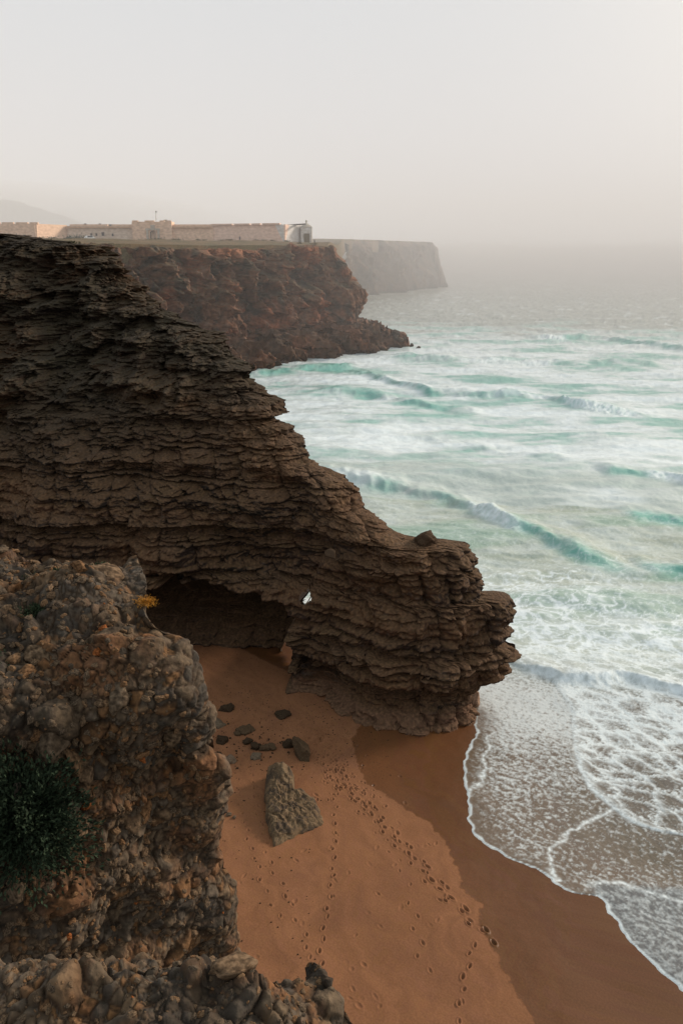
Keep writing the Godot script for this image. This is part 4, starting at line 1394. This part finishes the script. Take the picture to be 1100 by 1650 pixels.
	for x in [-75.9, -70.6, -66.0, -63.4]:
		part_box("merlon", Vector3(x, 41.3, -331.7), Vector3(2.1 if x < -75 else 3.4 if x < -66.5 else 1.6, 0.45, 1.2), ochre, f)
	part_box("gate_roof_block", Vector3(-65.2, 41.5, -334.0), Vector3(1.2, 0.8, 1.0), stone, f)
	for q in [[-92.5, 36.6, 0.6, 0.9], [-90.6, 36.6, 0.6, 0.9], [-88.2, 36.8, 0.9, 1.3], [-84.6, 36.5, 0.6, 0.9]]:
		part_box("window", Vector3(q[0], q[1], -331.78), Vector3(q[2], q[3], 0.25), dark, f)
	# corner turret
	var t := put("turret", battered(Vector2(-14.9, -329.5), Vector2(-11.0, -329.5), 33.0, 39.3, 0.05, 4.0), white, f)
	var cap := CylinderMesh.new()
	cap.top_radius = 0.25
	cap.bottom_radius = 3.0
	cap.height = 1.5
	cap.radial_segments = 4
	var rf := put("turret_roof", cap, stone, t)
	rf.position = Vector3(-12.95, 40.05, -331.5)
	rf.rotation.y = PI / 4
	var fin := SphereMesh.new()
	fin.radius = 0.35
	fin.height = 1.0
	put("finial", fin, stone, t).position = Vector3(-12.95, 41.2, -331.5)
	part_box("door", Vector3(-12.75, 35.2, -329.42), Vector3(2.1, 3.4, 0.2), wood, t)
	part_box("side_face", Vector3(-10.93, 36.4, -331.5), Vector3(0.12, 6.0, 3.9), stone, t)
	# flag pole on the gate
	var pole := base("flagpole", Vector3(-68.9, 41.5, -335.0))
	tag(pole, "thin flagpole standing on the gatehouse of the fortress", "flagpole")
	var c := CylinderMesh.new()
	c.top_radius = 0.06
	c.bottom_radius = 0.10
	c.height = 3.6
	put("pole", c, stone, pole).position = Vector3(0, 1.8, 0)
	part_box("flag", Vector3(0.22, 3.2, 0), Vector3(0.45, 0.5, 0.04), flat(Color(0.2, 0.18, 0.17)), pole)
	# low building behind the curtain wall
	var lb := base("low_building", Vector3(-101.5, 34.0, -372.0))
	tag(lb, "long low building with a flat dark roof behind the fortress wall", "building")
	part_box("wall", Vector3(0, 3.4, 0), Vector3(16.5, 6.8, 8.0), white, lb)
	var rr := part_box("roof", Vector3(0, 7.05, 0), Vector3(17.4, 0.5, 8.8), roof, lb)
	part_box("roof_vent", Vector3(-4.2, 0.45, 0.5), Vector3(0.8, 0.5, 0.8), roof, rr)
	part_box("roof_vent", Vector3(1.8, 0.45, 0.5), Vector3(0.8, 0.5, 0.8), roof, rr)
	# sign posts in front of the left bastion
	var px := [-114.2, -113.0, -111.9, -109.2]
	var said := ["leftmost sign post before the left bastion wall", "second sign post from the left before the left bastion wall", "tallest sign post before the left bastion wall", "sign post nearest the corner of the left bastion"]
	for k in 4:
		var z := -309.0
		var s := base("sign_post", Vector3(px[k], plateau_y(px[k], z) - 0.1, z))
		tag(s, said[k], "sign post")
		var cy := CylinderMesh.new()
		cy.top_radius = 0.09
		cy.bottom_radius = 0.09
		cy.height = 2.6 if k == 2 else 2.1
		put("post", cy, dark, s).position = Vector3(0, cy.height * 0.5, 0)
		if k != 2: part_box("board", Vector3(0.1, 2.0, 0.12), Vector3(0.8, 0.5, 0.06), roof, s)
	# white car parked before the curtain wall
	var z0 := -302.0
	var car := base("car", Vector3(-84.6, plateau_y(-84.6, z0), z0), 0.5)
	tag(car, "white car parked in front of the fortress curtain wall", "car")
	var paint := flat(Color(0.78, 0.78, 0.76), 0.35)
	var glass := flat(Color(0.03, 0.035, 0.04), 0.15)
	var body := CSGPolygon3D.new()
	body.name = "body"
	body.polygon = PackedVector2Array([Vector2(-2.0, 0.35), Vector2(2.0, 0.35), Vector2(2.05, 0.8), Vector2(1.3, 1.0), Vector2(0.6, 1.62), Vector2(-1.2, 1.66), Vector2(-1.9, 1.0), Vector2(-2.05, 0.8)])
	body.depth = 1.7
	body.position.z = 0.85
	body.material = paint
	car.add_child(body)
	part_box("window", Vector3(-0.25, 1.32, 0.86), Vector3(1.7, 0.42, 0.04), glass, car)
	for x in [-1.25, 1.25]:
		for zz in [-0.8, 0.8]:
			var wc := CylinderMesh.new()
			wc.top_radius = 0.33
			wc.bottom_radius = 0.33
			wc.height = 0.22
			var wo := put("wheel", wc, dark, car)
			wo.position = Vector3(x, 0.33, zz)
			wo.rotation.x = PI / 2

# ---------------------------------------------------------------- plants and people

func leaf_mesh(l: float, w: float) -> ArrayMesh:
	var st := SurfaceTool.new()
	st.begin(Mesh.PRIMITIVE_TRIANGLES)
	for p in [Vector3(0, 0, 0), Vector3(w, l * 0.5, 0.1 * l), Vector3(0, l, 0), Vector3(0, 0, 0), Vector3(0, l, 0), Vector3(-w, l * 0.5, 0.1 * l)]:
		st.add_vertex(p)
	st.generate_normals()
	return st.commit()

func bush(called: String, at: Vector3, size: Vector3, n: int, leaf: float, c: Color, label: String, category: String, sd: int, group := "") -> void:
	var rng := RandomNumberGenerator.new()
	rng.seed = sd
	var root := base(called, at)
	tag(root, label, category, group)
	var stem := CylinderMesh.new()
	stem.top_radius = size.x * 0.05
	stem.bottom_radius = size.x * 0.09
	stem.height = size.y * 0.8
	put("stem", stem, flat(Color(0.07, 0.05, 0.035)), root).position = Vector3(0, size.y * 0.2, 0)
	var mm := MultiMesh.new()
	mm.transform_format = MultiMesh.TRANSFORM_3D
	mm.use_colors = true
	mm.mesh = leaf_mesh(leaf, leaf * 0.22)
	mm.instance_count = n
	var lump := noise(sd, 1.6, 2)
	for k in n:
		var d := Vector3(rng.randfn(), rng.randfn() * 0.8 + 0.25, rng.randfn()).normalized()
		var r := pow(rng.randf(), 0.5) * (0.85 + 1.1 * lump.get_noise_3dv(d * 1.3))
		var up := (d + Vector3(rng.randfn(), rng.randfn() + 0.4, rng.randfn()) * 0.5).normalized()
		var side := up.cross(Vector3(rng.randfn(), rng.randfn(), rng.randfn())).normalized()
		mm.set_instance_transform(k, Transform3D(Basis(side, up, side.cross(up)), d * size * r))
		var v := rng.randf_range(0.5, 1.5)
		mm.set_instance_color(k, Color(c.r * v, c.g * v, c.b * v))
	var mo := MultiMeshInstance3D.new()
	mo.name = "foliage"
	mo.multimesh = mm
	var m := vmat(0.8, 0.2)
	m.cull_mode = BaseMaterial3D.CULL_DISABLED
	mo.material_override = m
	mo.set_meta("kind", "stuff")
	root.add_child(mo)

func build_scrub() -> void:
	var k := nearest(spur, Vector3(-4.1, 22.8, -9.6))
	bush("shrub", spur.pos[k] + Vector3(0, 0.1, 0.25), Vector3(0.85, 1.0, 0.55), 15000, 0.075, Color(0.022, 0.033, 0.018), "large dark green shrub on the face of the outcrop at the left edge", "shrub", 81)
	var spots := [[-4.7, 25.1, -12.0, 0.22, "low green cushion plant highest on the outcrop top"], [-4.3, 25.1, -12.4, 0.20, "green cushion plant on the outcrop top near its far rim"], [-4.4, 25.0, -11.2, 0.18, "small green plant between pale stones on the outcrop top"], [-3.7, 25.1, -12.1, 0.15, "small green plant right of the others on the outcrop top"], [-4.9, 24.3, -10.4, 0.30, "dark green plant in a hollow of the outcrop above the shrub"]]
	for q in spots:
		var kk := nearest(spur, Vector3(q[0], q[1], q[2]))
		bush("cushion_plant", spur.pos[kk] + Vector3(0, 0.02, 0), Vector3(q[3], q[3] * 0.55, q[3]), 900, 0.045, Color(0.035, 0.05, 0.025), q[4], "plant", int(q[3] * 1000.0) + 82)
	var ko := nearest(spur, Vector3(-2.75, 25.1, -11.45))
	bush("lichen_tuft", spur.pos[ko] + Vector3(0, 0.03, 0), Vector3(0.15, 0.07, 0.12), 1500, 0.018, Color(0.40, 0.18, 0.025), "bright orange lichen tuft on the far corner of the outcrop", "lichen", 88)
	var rng := RandomNumberGenerator.new()
	rng.seed = 33
	for q in [[-97.0, -300.0, 1.6, "round green shrub before the flank of the left bastion"], [-100.5, -300.0, 1.0, "small green shrub left of the round one before the bastion"], [-91.5, -301.0, 1.7, "wide green shrub left of the white car"], [-88.5, -303.0, 1.8, "grey green shrub right behind the white car"]]:
		bush("plateau_shrub", Vector3(q[0], plateau_y(q[0], q[1]) + 0.3, q[1]), Vector3(q[2] * 1.4, q[2] * 0.8, q[2]), 500, 0.5, Color(0.045, 0.065, 0.045), q[3], "shrub", int(-q[0]))
	for i in 30:
		var x := rng.randf_range(-104.0, -6.0)
		var z := lerpf(-250.0, -296.0, clampf((x + 100.0) / 95.0 + 0.12, 0.0, 1.0)) - rng.randf_range(6.0, 24.0)
		if x > plateau_rim(z) - 1.0: continue
		bush("plateau_scrub", Vector3(x, plateau_y(x, z), z), Vector3(rng.randf_range(0.8, 1.8), rng.randf_range(0.3, 0.6), 0.9), 120, 0.4, Color(0.11, 0.095, 0.05), "low dry scrub bush on the cliff top before the fortress", "shrub", 500 + i, "scrub bushes along the cliff top")
	for i in 40:
		var z := rng.randf_range(-97.0, -150.0)
		var x := plateau_rim(z) - rng.randf_range(0.5, 22.0)
		bush("cliff_top_scrub", Vector3(x, plateau_y(x, z), z), Vector3(rng.randf_range(0.4, 1.0), rng.randf_range(0.15, 0.35), 0.6), 160, 0.2, Color(0.06, 0.06, 0.035), "low scrub bush on the nearer cliff top at the left", "shrub", 700 + i, "scrub bushes on the nearer cliff top")

func person(at: Vector3, turn: float, shirt: Color, label: String) -> void:
	var root := base("person", at, turn)
	tag(root, label, "person")
	var st := SurfaceTool.new()
	st.begin(Mesh.PRIMITIVE_TRIANGLES)
	# rings from the feet up: centre x, y, z, half width, half depth
	var tube := func(rings: Array) -> void:
		for r in rings.size() - 1:
			for k in 10:
				var q := []
				for e in [[r, k], [r, k + 1], [r + 1, k + 1], [r + 1, k]]:
					var g: Array = rings[e[0]]
					var an: float = e[1] * TAU / 10.0
					q.append(Vector3(g[0] + cos(an) * g[3], g[1], g[2] + sin(an) * g[4]))
				for i in [0, 2, 1, 0, 3, 2]:
					st.add_vertex(q[i])
	for s in [-1.0, 1.0]:
		tube.call([[0.09 * s, 0.0, 0.06, 0.04, 0.11], [0.09 * s, 0.08, 0.0, 0.05, 0.06], [0.09 * s, 0.45, 0.02, 0.06, 0.065], [0.09 * s, 0.85, 0.0, 0.09, 0.1]])
		tube.call([[0.25 * s, 0.75, 0.05, 0.03, 0.04], [0.27 * s, 1.08, 0.0, 0.045, 0.05], [0.21 * s, 1.42, 0.0, 0.06, 0.07]])
	tube.call([[0, 0.8, 0, 0.17, 0.11], [0, 1.05, 0, 0.15, 0.1], [0, 1.35, 0, 0.21, 0.12], [0, 1.47, 0, 0.12, 0.08], [0, 1.52, 0, 0.055, 0.06], [0, 1.58, 0.02, 0.07, 0.09], [0, 1.68, 0.01, 0.08, 0.1], [0, 1.76, 0, 0.05, 0.06], [0, 1.78, 0, 0.001, 0.001]])
	st.generate_normals()
	put("body", st.commit(), flat(shirt), root)

func build_people() -> void:
	person(Vector3(-35.5, plateau_y(-35.5, -313.0), -313.0), 0.4, Color(0.04, 0.04, 0.05), "person in dark clothes standing before the rose coloured bastion wall")
	person(Vector3(-9.4, plateau_y(-9.4, -312.0), -312.0), 1.0, Color(0.03, 0.035, 0.05), "person in dark clothes standing right of the corner turret")
	person(Vector3(-68.0, plateau_y(-68.0, -327.0), -327.0), -0.6, Color(0.05, 0.045, 0.04), "person in dark clothes at the arched gate of the fortress")
